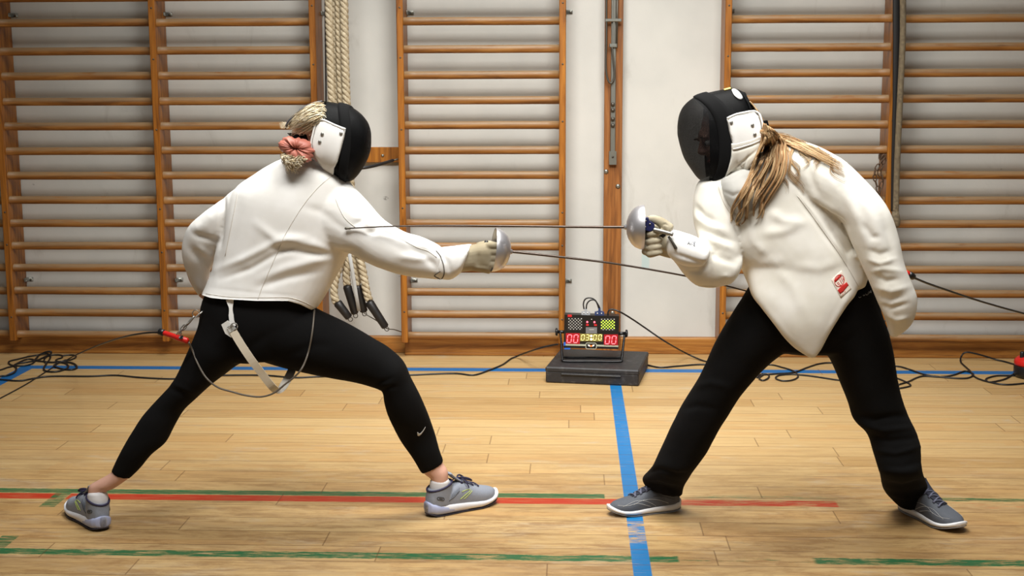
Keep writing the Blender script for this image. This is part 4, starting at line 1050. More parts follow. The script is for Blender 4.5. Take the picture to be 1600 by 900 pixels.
# socks
M['sock'] = cloth_mat('white_sock', sr(222, 220, 220), sr(206, 204, 206)); M['sockg'] = M['sock']
sk = MB(); chain(sk, [Rf @ Vector((-.034, 0, .112)), Rf @ Vector((-.035, 0, .095)), Rf @ Vector((-.035, 0, .065))], [.0325, .0335, .033], 20); sk.build('sock', M['sock'], LP)
sk = MB(); chain(sk, [Rr @ Vector((-.032, 0, .112)), Rr @ Vector((-.035, 0, .095)), Rr @ Vector((-.035, 0, .065))], [.0320, .0335, .033], 20); sk.build('sock', M['sock'], LP)
# shoes
sF = thing_f = bpy.data.objects.new('shoe', None); COL.objects.link(sF); sF.parent = LP; sF.location = Vector(((fh+ft)/2))-LP.location; 
b1 = shoe(sF, Rf, 'light', 1)
sR = bpy.data.objects.new('shoe', None); COL.objects.link(sR); sR.parent = LP; sR.location = Vector(((rh+rt)/2))-LP.location
b2 = shoe(sR, Rr, 'light', -1)

# mask
def mask(parent, hc, rings, nl, back, band, band_m, panel, snaps, edge, tongue, side_y=-1, drop_first=True):
    mk = bpy.data.objects.new('fencing_mask', None); COL.objects.link(mk); mk.parent = parent; mk.location = Vector(hc)-world_loc(parent)
    h = hull(rings, ex=2.5); h.f = h.f[:-2]+[h.f[-1]]
    li = hull([(c_, u_*.955, v_*.955) for c_, u_, v_ in rings[:-nl]], ex=2.5); li.f = li.f[:-2]
    li.build('lining', M['trim'], mk)
    h.build('wire_mesh', M['mesh'], mk); ht = bvh(h)
    for b in band[1]: drape(ht, b, .0015, .003, 3.5, False).build('trim_band', band_m, mk)
    (side_t, c1, c2), (ws, wt_) = band[0]; n_ = 72; vs = []; fs = []; m_ = len(rings)
    def at(t, a, k):
        t = max(0, min(m_-1.001, t)); i_ = int(t); p = [rings[max(i_-1, 0)], rings[i_], rings[i_+1], rings[min(i_+2, m_-1)]]
        c_, u_, v_ = (cr(p[0][q], p[1][q], p[2][q], p[3][q], t-i_) for q in range(3)); ca, sa = cos(a), sin(a)
        ca = math.copysign(abs(ca)**.8, ca); sa = math.copysign(abs(sa)**.8, sa); return c_+u_*ca*k+v_*sa*k
    prof = [(-1, 1.004), (-.96, 1.035), (-.5, 1.04), (0, 1.04), (.5, 1.04), (.96, 1.035), (1, 1.004)]
    for i in range(n_):
        a = 2*pi*i/n_; c = cos(a); tb_ = side_t+c1*c+c2*c*c; w_ = ws+(wt_-ws)*c*c
        for e_, k in prof: vs.append(at(tb_+e_*w_, a, k))
    q_ = len(prof)
    for i in range(n_):
        for j in range(q_-1): fs.append((i*q_+j, i*q_+j+1, ((i+1) % n_)*q_+j+1, ((i+1) % n_)*q_+j))
    MB().add(vs, fs).build('trim_band', band_m, mk)
    wt = bvh(hull([back]+rings[1:], ex=2.5))
    p = drape(wt, panel, .006, .005, 5, False, relax=3).build('side_panel', M['jacket'], mk)
    for (x, y) in snaps:
        c, n = hit(wt, x, y); MB().lathe([(.0052, .010), (.0052, .0135), (.003, .0145)], c, n, 12).build('snap', M['snap'], p)
    cord_on(wt, edge, .003, .010, 3).build('panel_edge', M['jacket'], p)
    return mk, ht
Lrings = [pr(494, 161, 509, 256, 4.14, .092), pr(505, 158.5, 519, 270, 4.14, .097), pr(523, 160.5, 535, 280, 4.14, .099), pr(545, 166, 548, 283, 4.14, .096), pr(561, 176, 560, 272, 4.14, .082), pr(571.5, 188, 571, 254, 4.14, .066), pr(576.5, 199, 576, 242, 4.14, .046), pr(578.3, 208, 578.1, 232, 4.14, .026), pr(579, 219, 579, 221, 4.14, .003)]
mkL, mtL = mask(LP, hd_c, Lrings, 2, pr(472, 176, 490, 262, 4.14, .094),
    [((3.1, .275, -.625), (.5, .40)), [[(497, 161), (506, 158.5), (508, 170), (507, 186), (501, 188), (502, 172)]]], M['trim'],
    [(500, 188.5), (507, 188.5), (522, 195.5), (539.5, 203), (538, 214), (533.5, 232), (528, 252), (523, 262), (522.5, 272), (514, 270), (505, 263), (497, 252), (488.5, 238), (487, 224), (490, 210), (494, 196)],
    [(505, 209.5), (533, 209), (501, 221)],
    [(488.5, 238), (487, 224), (490, 210), (494, 196), (500, 189), (507, 189), (522, 196), (539, 203)], None)
drape(mtL, [(500, 157.5), (509, 158.5), (510.5, 161), (502, 160)], .002, .003, 2, False, fallback=4.10).build('size_label', mat('cream_label', sr(232, 222, 170), .6), mkL)
# lower quilted bib lip of the left mask
# back spring and elastic
b_ = MB().tube(smooth_path([P(503, 158.5, 4.10), P(488, 162, 4.09), P(472, 170, 4.08), P(458, 182, 4.08), P(449, 193, 4.09), P(447, 199, 4.10)], 5), [.0035]*25+[.004], 10, flat=1.9, up=(0, -1, 0))
b_.build('back_spring', M['gtrim'], mkL)
el = plate([(449, 208), (470, 207), (497, 204), (497, 222), (480, 226), (462, 222)], 4.095, .004).build('elastic_strap', M['trim'], mkL)
# blond hair: strands
def strands(parent, n, fn, rad, cols, name='hair', mb=None):
    mb = mb or MB()
    for i in range(n):
        pts, rr = fn(i); c = random.choice(cols); k = random.uniform(.75, 1.2); c = tuple(min(1, q*k) for q in c)
        pth = smooth_path(pts, 3); m_ = len(pth); rad_ = [rr*rad*(1-.75*(j/(m_-1))**2) for j in range(m_)]
        mb.tube(pth, rad_, 5, col=c)
    return mb
blond = [sr(236, 224, 196), sr(216, 200, 168), sr(248, 240, 220), sr(196, 178, 142), sr(150, 130, 100)]
hb = MB(); 
cap_c = P(492, 196, 4.13)
hb.sphere(P(484, 193, 4.13), .066, 12, (1.0, 1.05, .55), None); hb.c = [blond[3]]*len(hb.v)
def f1(i):
    s_ = random.random(); a = Vector((505-random.random()*8, 164+s_*40, 0)); b = Vector((450+random.random()*10, 188+s_*20, 0)); m_ = (a+b)/2+Vector((random.uniform(-6, 6), -10+s_*12, 0))
    Y0 = 4.04+abs(s_-.45)*.05; ph = random.random()*6; am = random.uniform(2.0, 7.5); fr = random.uniform(6, 12); t1 = random.uniform(.5, 1)
    pts = []
    for k in range(12):
        t = t1*k/11; q = a*(1-t)**2+m_*2*t*(1-t)+b*t*t; q = q+Vector((sin(ph+t*fr)*am*.9, cos(ph*1.3+t*fr)*am, 0))
        pts.append(P(q.x, q.y, Y0-.016*sin(pi*t)+.008*sin(ph+t*fr*1.3)))
    return pts, random.uniform(.6, 1.4)
strands(LP, 380, f1, .0011, blond, mb=hb)
def f2(i):     # curls under the scrunchie
    x = random.uniform(443, 478); ph = random.random()*6; am = random.uniform(2.5, 6); n_ = random.uniform(.5, 1)
    y0 = 240+abs(x-460)*.1; ln = (30 if 448 < x < 470 else 18)*n_
    return [P(x+sin(ph+k*1.3)*am+(455-x)*k/7*.2, y0+ln*k/7+cos(ph+k*1.3)*am*.6, 4.035-.02*sin(k/7*3)+random.uniform(-.01, .01)) for k in range(8)], random.uniform(.7, 1.3)
strands(LP, 230, f2, .0011, blond, mb=hb)
def f3(i):
    ph = random.random()*6
    return [P(450-k*2.6+sin(ph+k)*1.2, 196+sin(ph+k*1.2)*4+(random.random()-.5)*3, 4.09) for k in range(6)], .35
strands(LP, 40, f3, .0009, blond, mb=hb)
hb.build('hair', M['hair'], LP)
M['scrunch'] = cloth_mat('terracotta_satin', sr(204, 134, 116), sr(172, 100, 84), .5)
sc_ = MB(); c0 = P(463.5, 231, 4.035); na, nb = 120, 18; vs = []; fs = []
for i in range(na):
    a = 2*pi*i/na; n1 = noise.noise(Vector((cos(a)*1.5, sin(a)*1.5, 1.3))); n2 = noise.noise(Vector((cos(a)*4.0, sin(a)*4.0, 4.3)))
    for j in range(nb):
        b = 2*pi*j/nb; out = .5+.5*cos(b); n3 = noise.noise(Vector((cos(a)*6, sin(a)*6, cos(b)*1.6)))
        rr = .0205*(1+.45*n1*out+.30*n2*out+.16*n3)
        R_ = .0225+rr*cos(b)*(1.15 if cos(b) > 0 else .95)
        sag = -.006*max(0, sin(a))
        vs.append(c0+Vector((cos(a)*R_*1.20+.002*n3, sin(b)*rr*1.15+.010*n2+.004*n3, sin(a)*R_*.88-cos(a)*R_*.26+sag)))
for i in range(na):
    for j in range(nb):
        fs.append((i*nb+j, i*nb+(j+1) % nb, ((i+1) % na)*nb+(j+1) % nb, ((i+1) % na)*nb+j))
sc_.add(vs, fs).build('scrunchie', M['scrunch'], LP)
MB().sphere(c0+Vector((0, .014, 0)), .022, 8, (1.1, .6, .9)).build('hair_knot', M['scrunch'], bpy.data.objects['scrunchie'])

# seams of the jacket
SE = [[(520, 274), (500, 290), (478, 315), (460, 342), (445, 368), (432, 398), (420, 425), (410, 448), (403, 468)],
      [(372, 300), (366, 330), (358, 370), (352, 400)], [(524, 310), (530, 325), (540, 342), (555, 355)],
      [(600, 360), (620, 370), (650, 386), (668, 392), (682, 402)], [(322, 459), (360, 464), (410, 465), (450, 465), (475, 472), (490, 480)]]
for s_ in SE: cord_on(jt, s_, .0011, .0004, 4, 5).build('seam', M['seam'], jo)
# glove of the left fencer (gauntlet, hand behind the guard)
gl = MB()
gl.loft([pr(672, 388, 666, 430, 4.08, .044), pr(690, 386, 689, 436, 4.08, .048), pr(708, 384, 704, 437, 4.08, .050), pr(727, 382, 714, 431, 4.08, .048), pr(737, 381, 722, 424, 4.08, .044)], 4, 28, 2.1, True, False)
g_, n_ = remesh(gl, .005, 3); folds(g_, n_, [([(733, 383), (724, 404), (712, 428)], 3, .003), ([(690, 395), (700, 412), (704, 430)], 4, -.004)], .001, 12)
GLo = g_.build('glove', M['jacket'], LP)
cord_on(bvh(jm, g_), [(681, 392), (688, 401), (693, 414), (694, 428), (689, 436), (682, 433), (679, 430), (688, 424)], .0014, .0014, 4, 6).build('cuff_edge', M['dseam'], jo)
hd = MB(); aL = Vector((1, .05, -.02))
hd.loft([pr(722, 386, 716, 426, 4.08, .034), pr(740, 382, 736, 423, 4.08, .034), pr(754, 379, 750, 425, 4.08, .034), pr(768, 378, 764, 428, 4.085, .032)], 4, 24, 2.3)
for i, yq in enumerate((384, 394, 404, 413)):
    chain(hd, [P(762, yq, 4.07), P(777, yq, 4.06), P(784, yq+1, 4.075), P(782, yq+2, 4.105), P(772, yq+2, 4.115)], [.0115, .0105, .010, .0095, .008], 12)
chain(hd, [P(748, 386, 4.10), P(762, 382, 4.12), P(776, 384, 4.115), P(784, 386, 4.105)], [.016, .013, .011, .009], 12)
h_, n_ = remesh(hd, .003, 2); folds(h_, n_, [([(748, 395), (746, 415)], 3, -.003), ([(742, 418), (755, 419), (764, 422)], 2.5, .003)], .0008, 20)
h_.build('glove_hand', M['glove'], GLo)
M['red_wire'] = mat('red_plastic2', sr(206, 34, 30), .35)

# ------------------------------------------------------------------ fencer on the right
RP = thing('person', (FL(1250, 815).x, TY, 0), 'fencer on the right facing left, long blond hair over white jacket, black trousers', 'person')
K = MB()
K.loft([pr(1118, 280, 1186, 246, 4.12, .060), pr(1095, 290, 1225, 226, 4.13, .085), pr(1085, 314, 1286, 240, 4.14, .110), pr(1087, 346, 1318, 290, TY, .125), pr(1104, 380, 1334, 338, TY, .135), pr(1148, 404, 1338, 382, TY, .140), pr(1164, 434, 1342, 416, TY, .138), pr(1173, 456, 1346, 442, 4.14, .130)], 4, 44, 2.3, True, False)
# lower front flap, hanging to a point
K.loft([pr(1162, 412, 1330, 392, 4.13, .115), pr(1167, 438, 1340, 428, 4.10, .092), pr(1176, 463, 1338, 456, 4.07, .070), pr(1193, 484, 1322, 478, 4.05, .056), pr(1209, 505, 1306, 502, 4.035, .042), pr(1225, 527, 1293, 525, 4.03, .030), pr(1243, 545, 1283, 545, 4.03, .020), pr(1262, 557, 1275, 556, 4.03, .012)], 4, 36, 2.4, True, True)
# side of the jacket under the far edge
K.loft([pr(1280, 400, 1350, 390, 4.14, .10), pr(1285, 430, 1356, 425, 4.14, .10), pr(1300, 446, 1352, 438, 4.14, .095)], 3, 28, 2.2, True, True)
# weapon arm: upper arm down to the elbow, forearm up to the wrist
K.loft([pr(1088, 290, 1150, 285, 4.12, .08), pr(1082, 315, 1150, 322, 4.10, .078), pr(1083, 345, 1154, 355, 4.08, .072), pr(1090, 372, 1157, 388, 4.06, .068), pr(1098, 400, 1156, 412, 4.05, .066), pr(1100, 420, 1152, 430, 4.04, .062)], 4, 28, 2.1, True, True)
K.loft([pr(1156, 398, 1134, 445, 4.05, .062), pr(1140, 388, 1112, 449, 4.04, .062), pr(1118, 380, 1088, 445, 4.03, .058), pr(1096, 374, 1070, 430, 4.01, .052), pr(1078, 368, 1060, 417, 4.00, .044), pr(1062, 362, 1052, 408, 3.99, .037)], 4, 28, 2.1, True, True)
# rear arm
K.loft([pr(1225, 226, 1205, 300, 4.12, .085), pr(1262, 223, 1234, 310, 4.11, .088), pr(1312, 246, 1266, 320, 4.085, .084), pr(1350, 280, 1296, 336, 4.06, .078), pr(1384, 318, 1318, 352, 4.035, .073), pr(1402, 362, 1334, 386, 4.02, .069), pr(1412, 408, 1346, 415, 4.01, .065), pr(1424, 443, 1360, 446, 4.01, .062), pr(1432, 466, 1372, 474, 4.01, .056), pr(1428, 496, 1384, 502, 4.02, .044), pr(1416, 514, 1388, 518, 4.03, .030), pr(1400, 526, 1390, 524, 4.03, .016)], 4, 30, 2.1, True, True)
km, kn = remesh(K, .005, 4, .5)
FR_ = [([(1276, 318), (1296, 333), (1314, 345), (1324, 356)], 4, -.008), ([(1262, 300), (1285, 318), (1312, 334)], 7, .006), ([(1300, 350), (1325, 380), (1338, 410)], 6, .006), ([(1292, 345), (1312, 378), (1330, 405)], 4, -.006),
       ([(1244, 308), (1262, 330), (1290, 370), (1312, 400), (1332, 436)], 3.5, -.0035), ([(1248, 305), (1270, 333), (1298, 372), (1320, 402)], 3, .003),
       ([(1084, 320), (1100, 338), (1120, 348)], 5, -.006), ([(1084, 335), (1105, 352), (1135, 362)], 6, .006), ([(1088, 352), (1115, 368), (1150, 378)], 5, -.006),
       ([(1092, 368), (1120, 378), (1148, 392)], 6, .006), ([(1108, 392), (1128, 404), (1150, 412)], 5, -.005), ([(1100, 376), (1118, 392), (1112, 410)], 5, -.004), ([(1070, 425), (1092, 424), (1108, 412)], 4, -.005),
       ([(1285, 260), (1320, 300), (1345, 350), (1358, 400)], 8, .006), ([(1340, 300), (1365, 345), (1380, 395)], 8, .005), ([(1345, 345), (1362, 370), (1376, 372)], 5, -.005), ([(1355, 390), (1375, 398), (1394, 392)], 5, -.005),
       ([(1365, 430), (1385, 440), (1408, 436)], 5, -.005), ([(1372, 462), (1390, 470), (1415, 462)], 5, -.005), ([(1366, 448), (1392, 455), (1420, 448)], 5, .005), ([(1385, 490), (1400, 500), (1418, 496)], 4, .005),
       ([(1200, 330), (1225, 345), (1260, 348)], 8, .006), ([(1190, 365), (1220, 362), (1250, 352)], 8, .005), ([(1160, 330), (1180, 380), (1200, 400)], 8, .005), ([(1165, 400), (1190, 410), (1230, 408)], 9, .004),
       ([(1185, 470), (1210, 500), (1240, 540)], 6, .004), ([(1330, 455), (1310, 490), (1290, 525)], 5, .004), ([(1230, 230), (1244, 270), (1256, 300)], 7, -.004), ([(1255, 235), (1265, 270), (1280, 310)], 6, -.005),
       ([(1120, 292), (1130, 315), (1145, 345)], 4, -.006), ([(1270, 250), (1300, 275), (1322, 305)], 6, -.005), ([(1380, 340), (1392, 380), (1400, 420)], 6, -.004), ([(1355, 405), (1375, 412), (1400, 404)], 4, .005), ([(1362, 425), (1380, 420), (1410, 424)], 4, .004), ([(1376, 476), (1392, 482), (1420, 474)], 4, -.005), ([(1215, 420), (1240, 450), (1262, 500)], 9, .004), ([(1240, 415), (1280, 420), (1310, 410)], 9, .004)]
folds(km, kn, FR_, .0030, 8.5, 9.7, (1, 1, .7))
ko = km.build('jacket', M['jacket2'], RP); kt = bvh(km)
for s_ in ([(1246, 306), (1262, 327), (1290, 366), (1312, 398), (1328, 424), (1343, 451)], [(1122, 290), (1130, 315), (1142, 335), (1152, 352)], [(1280, 415), (1250, 400)][:0] or [(1092, 447), (1105, 447), (1120, 448)]):
    cord_on(kt, s_, .0011, .0004, 4, 5).build('seam', M['seam'], ko)
# trousers
T = MB()
T.loft([pr(1180, 430, 1352, 425, 4.18, .10), pr(1172, 452, 1366, 446, 4.18, .112), pr(1160, 478, 1375, 480, 4.18, .120), pr(1148, 505, 1384, 512, 4.18, .118), pr(1165, 532, 1380, 535, 4.18, .10)], 4, 40, 2.3, True, True)
TRF = [pr(1172, 446, 1275, 505, 4.18, .115), pr(1144, 490, 1236, 541, 4.18, .110), pr(1121, 530, 1204, 566, 4.19, .102), pr(1102, 570, 1176, 594, 4.20, .094), pr(1082, 607, 1157, 617, 4.21, .088), pr(1063, 638, 1140, 645, 4.22, .085), pr(1046, 672, 1122, 674, 4.23, .082), pr(1032, 703, 1103, 708, 4.24, .077), pr(1018, 730, 1085, 733, 4.25, .070), pr(1004, 747, 1070, 756, ankRf.y, .066), pr(1008, 760, 1066, 773, ankRf.y+.01, .062)]
T.loft(TRF, 5, 30, 2.0, True, False)
TRR = [pr(1365, 446, 1270, 480, 4.18, .115), pr(1374, 480, 1270, 505, 4.18, .113), pr(1388, 518, 1283, 540, 4.18, .108), pr(1396, 558, 1301, 570, 4.18, .102), pr(1402, 596, 1316, 604, 4.18, .095), pr(1410, 628, 1327, 634, 4.18, .088), pr(1421, 652, 1334, 655, 4.18, .084), pr(1434, 682, 1354, 677, 4.17, .080), pr(1438, 708, 1364, 706, 4.16, .077), pr(1441, 735, 1373, 737, 4.15, .073), pr(1449, 757, 1380, 765, ankRr.y-.02, .068), pr(1457, 772, 1394, 782, ankRr.y, .066), pr(1453, 784, 1406, 793, ankRr.y, .060)]
T.loft(TRR, 5, 30, 2.0, True, False)
tm, tn = remesh(T, .0062, 5, .5)
folds(tm, tn, [([(1065, 640), (1090, 634), (1120, 640)], 5, -.004), ([(1086, 605), (1110, 598), (1140, 604)], 5, .004), ([(1004, 738), (1030, 734), (1058, 742), (1074, 740)], 4, -.007), ([(1002, 748), (1030, 748), (1066, 758)], 3.5, .006), ([(1008, 757), (1035, 760), (1064, 768)], 3, -.005),
  ([(1330, 648), (1365, 656), (1400, 650), (1420, 650)], 5, -.007), ([(1345, 664), (1380, 672), (1425, 668)], 5, .007), ([(1354, 680), (1390, 690), (1436, 684)], 5, -.006), ([(1362, 702), (1400, 708), (1438, 698)], 4, .006), ([(1370, 728), (1410, 730), (1440, 722)], 5, -.005),
  ([(1378, 756), (1410, 762), (1448, 750)], 4, -.007), ([(1388, 772), (1420, 778), (1456, 765)], 4, .006), ([(1285, 545), (1310, 540), (1340, 520)], 8, -.004)], .003, 9, 5.0)
to = tm.build('trousers', M['blackc'], RP); tt = bvh(tm)
# lettering at the waistband
def letters(parent, tree, glyphs, m, w=1.0, name='printed_letter', off=.0008, rad=.0006):
    for g in glyphs:
        mb = MB()
        for st_ in g:
            mb.tube([hit(tree, x, y)[0]+hit(tree, x, y)[1]*off for x, y in st_], rad, 5)
        mb.build(name, m, parent)
WG = [[[(1341.3, 464.2), (1343, 465.2), (1345.4, 464)]], [[(1348.2, 461.6), (1350.6, 460.6), (1348.6, 462.6), (1351.2, 461.6)]], [[(1352.3, 459.2), (1353.2, 461), (1355, 460.8), (1356.3, 459.3), (1356, 457.6)]], [[(1358, 458.6), (1357.4, 455.6), (1360.8, 457.6), (1360.2, 454.2)]]]
letters(to, tt, WG, M['silverp'])
# red certification badge on the flap
M['badge'] = mat('badge_white', sr(236, 222, 208), .7); M['badge_red'] = mat('badge_red', sr(196, 36, 30), .7)
def bq(u_, v_):   # badge coordinates 0..1 to pixels
    a, b, c = Vector((1298.5, 437)), Vector((1314.5, 422.5)), Vector((1314, 466.5)); p_ = a+(b-a)*u_+(c-a)*v_*.98; return (p_.x, p_.y)
bd = drape(kt, [bq(0, 0), bq(1, 0), bq(1, 1), bq(0, 1)], .0006, .0008, 3, False).build('badge', M['badge'], ko)
def arcpts(cu, cv, ru, rv, a0, a1, n_=14): return [bq(cu+ru*cos(a0+(a1-a0)*k/n_), cv+rv*sin(a0+(a1-a0)*k/n_)) for k in range(n_+1)]
cord_on(kt, arcpts(.5, .30, .40, .25, 0, 2*pi, 20), .0011, .0018, 1, 5).build('badge_ring', M['badge_red'], bd)
drape(kt, [bq(*q) for q in ((.16, .12), (.78, .10), (.80, .22), (.20, .24))], .0012, .0010, 2, False).build('badge_bar', M['badge_red'], bd)
for st_ in ([(.56, .27), (.56, .50)], [(.70, .27), (.70, .46)], [(.25, .33), (.40, .33)], [(.27, .40), (.42, .42)], [(.32, .48), (.46, .50)], [(.82, .30), (.80, .42)]):
    cord_on(kt, [bq(*q) for q in st_], .0009, .0018, 2, 5).build('badge_mark', M['badge_red'], bd)
drape(kt, [bq(*q) for q in ((.06, .60), (.40, .57), (.92, .60), (.96, .78), (.66, .80), (.40, .84), (.08, .82))], .0012, .0010, 2, False).build('badge_block', M['badge_red'], bd)
for st_ in ([(.30, .89), (.24, .92), (.28, .96)], [(.52, .88), (.46, .90), (.50, .94)]):
    cord_on(kt, [bq(*q) for q in st_], .0006, .0016, 2, 5).build('badge_mark', M['badge_red'], bd)
# body of the right fencer
hcR = P(1136, 212, 4.13)
RB, RL = body(RP, hcR, (-.80, -.22, -.36), (-.38, .05, .92), ([P(1140, 245, 4.13), P(1158, 268, 4.13), P(1175, 285, 4.14)], [.055, .055, .065]),
     [in_(1105, 296, 1222, 238, 4.13, .085), in_(1095, 320, 1280, 255, 4.14, .10), in_(1095, 346, 1310, 298, TY, .11), in_(1150, 404, 1335, 384, TY, .12), in_(1172, 456, 1345, 442, 4.17, .11), in_(1160, 490, 1375, 500, 4.18, .105)],
     [([P(1120, 310, 4.11), P(1120, 350, 4.08), P(1128, 412, 4.05), P(1090, 410, 4.02), P(1060, 385, 3.99), P(1046, 384, 3.99)], [.052, .046, .040, .038, .028, .026]),
      ([P(1250, 265, 4.12), P(1310, 300, 4.08), P(1362, 375, 4.04), P(1386, 425, 4.02), P(1400, 462, 4.01)], [.055, .048, .038, .030, .022])],
     [(P(1400, 462, 4.01), P(1405, 474, 4.01), (.1, 0, -1), (0, 1, 0), (-1, 0, 0), [P(1396, 466, 4.0), P(1393, 478, 3.995), P(1393, 486, 3.995)], (.036, .042, .038, .030), .008, .014)],
     [leg_rings(TRF[:-1], .70, [ankRf, ftRf], [.030, .028], .45), leg_rings(TRR[:-2], .70, [ankRr, ftRr], [.030, .028], .45)])
# features of the face: eyes, brows, lips
M['eyew'] = mat('eye_white', sr(225, 222, 216), .2); M['iris'] = mat('iris', sr(60, 70, 80), .2); M['lip'] = mat('lips', sr(178, 104, 98), .45); M['brow'] = mat('brow_hair', sr(110, 80, 50), .8)
for PRN, LF_ in ((LB, LL), (RB, RL)):
    for y in (-1, 1):
        c = LF_(.081, y*.031, .006); dd = (LF_(1, 0, 0)-LF_(0, 0, 0)).normalized()
        e = MB().sphere(c, .0115, 10).build('eye', M['eyew'], PRN)
        MB().lathe([(.0055, .0100), (.004, .0116), (.001, .0120)], c, dd, 14).build('iris', M['iris'], e)
        MB().tube([LF_(.098-abs(k-2)*.003, y*(.018+k*.009), .031+.003*sin(k*.8)) for k in range(4)], [.002, .0032, .003, .0015], 8).build('eyebrow', M['brow'], PRN)
    MB().tube([LF_(.090+.006*cos((k-3)*.5), (k-3)*.0075, -.050-.0015*abs(k-3)) for k in range(7)], [.001, .003, .0038, .0034, .0038, .003, .001], 8).build('lips', M['lip'], PRN)
# shoes of the right fencer
s1 = bpy.data.objects.new('shoe', None); COL.objects.link(s1); s1.parent = RP; s1.location = (h1+t1)/2-RP.location
shoe(s1, R1, 'dark', -1)
s2 = bpy.data.objects.new('shoe', None); COL.objects.link(s2); s2.parent = RP; s2.location = (h2+t2)/2-RP.location
shoe(s2, R2, 'dark', 1)
# mask of the right fencer
Rrings = [pr(1176, 172, 1150, 258, 4.13, .092), pr(1163, 146, 1143, 275, 4.13, .099), pr(1145, 138, 1133, 285, 4.13, .102), pr(1124, 141, 1121, 288, 4.13, .101), pr(1102, 146, 1106, 287, 4.13, .096), pr(1083, 153, 1091, 279, 4.13, .084), pr(1069, 165, 1078, 262, 4.13, .066), pr(1062, 178, 1069, 247, 4.13, .047), pr(1059, 193, 1063, 229, 4.13, .028), pr(1058.5, 209, 1059, 213, 4.13, .003)]
mkR, mtR = mask(RP, hcR, Rrings, 5, pr(1206, 176, 1166, 292, 4.13, .094),
    [((2.6, .475, 1.375), (.68, .52)), []], M['trim'],
    [(1135.5, 186), (1150, 179), (1168, 175.5), (1178, 176), (1185, 182), (1190, 198), (1190, 216), (1180, 222), (1162, 228), (1144, 232), (1143, 220), (1139, 205)],
    [(1142, 192), (1174, 196), (1178, 210)],
    [(1144, 232), (1162, 228), (1180, 222), (1190, 216), (1190, 198), (1185, 182), (1178, 176.5), (1168, 176), (1150, 179.5), (1136, 186)], None)
# oval badge on the mesh, cream label, back strap
drape(mtR, arc_ := [(1150+7.0*cos(a)*.72-11*sin(a)*.0+2, 148+0*a) for a in ()] or [(1143, 141), (1147, 140), (1153, 143), (1158, 149), (1160, 154), (1157, 156), (1152, 154), (1146, 148)], .002, .002, 2, True).build('oval_label', M['silverp'], mkR)
drape(mtR, [(1131, 140.5), (1143, 137.5), (1144, 139), (1132, 142)], .002, .002, 2, False).build('size_label', mat('cream_label2', sr(226, 206, 110), .6), mkR)
drape(mtR, [(1160, 143), (1167, 150), (1174, 163), (1178, 173), (1172, 174), (1168, 163), (1162, 152), (1157, 146)], .002, .002, 3, False).build('trim_band', M['trim'], mkR)
plate([(1189, 190), (1199, 188), (1204, 206), (1196, 214), (1190, 216)], 4.08, .006, back=.03).build('elastic_strap', M['trim'], mkR, smooth=False)
# gathered collar and quilted bib below the mask
wtR = bvh(hull([pr(1206, 176, 1166, 292, 4.13, .094)]+Rrings[1:], ex=2.5))
bm = drape(wtR, [(1142, 224), (1160, 221), (1178, 216), (1188, 211), (1190, 222), (1184, 240), (1176, 258), (1160, 276), (1142, 289), (1130, 293), (1121, 289), (1131, 276), (1138, 260), (1142, 242)], .0045, .007, 2.2, True, relax=3)
bn = normals(bm)
folds(bm, bn, [([(1146, 290), (1160, 266), (1170, 240)], 1.6, -.004), ([(1132, 284), (1150, 262), (1186, 232)], 1.6, -.004), ([(1160, 280), (1172, 262), (1184, 244)], 1.6, -.004), ([(1150, 254), (1164, 266), (1176, 272)], 1.6, -.004), ([(1138, 268), (1150, 277), (1160, 284)], 1.6, -.004), ([(1142, 236), (1160, 232), (1188, 222)], 2, -.004), ([(1130, 282), (1138, 274), (1146, 268)], 1.6, -.003)], .0006, 14)
bm.build('bib', M['jacket2'], mkR)
cl = MB(); cl.loft([pr(1118, 288, 1176, 262, 4.10, .088), pr(1122, 302, 1182, 280, 4.09, .094), pr(1132, 318, 1188, 298, 4.085, .092), pr(1142, 332, 1186, 318, 4.09, .085)], 3, 30, 2.2, True, True)
cm_, cn_ = remesh(cl, .005, 3); folds(cm_, cn_, [([(1128, 298), (1145, 306), (1160, 300)], 2.5, -.004)], .001, 12); M['greyc'] = cloth_mat('grey_lining', sr(196, 194, 188), sr(178, 176, 170)); cm_.build('collar', M['greyc'], RP)
# long hair
honey = [sr(170, 138, 98), sr(148, 114, 76), sr(192, 162, 120), sr(122, 92, 60), sr(202, 176, 136), sr(164, 122, 80)]
allt = bvh(km, bm, cm_)
hh_ = MB()
hh_.sphere(P(1165, 196, 4.14), .066, 12, (.8, 1.0, 1.0)); hh_.c = [honey[3]]*len(hh_.v)
G1 = [Vector(p) for p in ((1192, 192), (1190, 222), (1172, 262), (1158, 295), (1144, 325), (1137, 350), (1139, 360))]
G2 = [Vector(p) for p in ((1207, 203), (1228, 222), (1231, 246), (1224, 268), (1210, 298), (1200, 325), (1188, 346), (1180, 362))]
def lerpG(A, B, s_, t):
    k = t*(len(A)-1); i = min(int(k), len(A)-2); f_ = k-i; a = A[i].lerp(A[i+1], f_); b = B[i].lerp(B[i+1], f_); return a.lerp(b, s_)
NG = 16; GA = [(random.random()*6.3, random.uniform(2.5, 6.0), random.uniform(.70, 1.0), random.uniform(.008, .030), random.uniform(10, 15)) for _ in range(NG+1)]
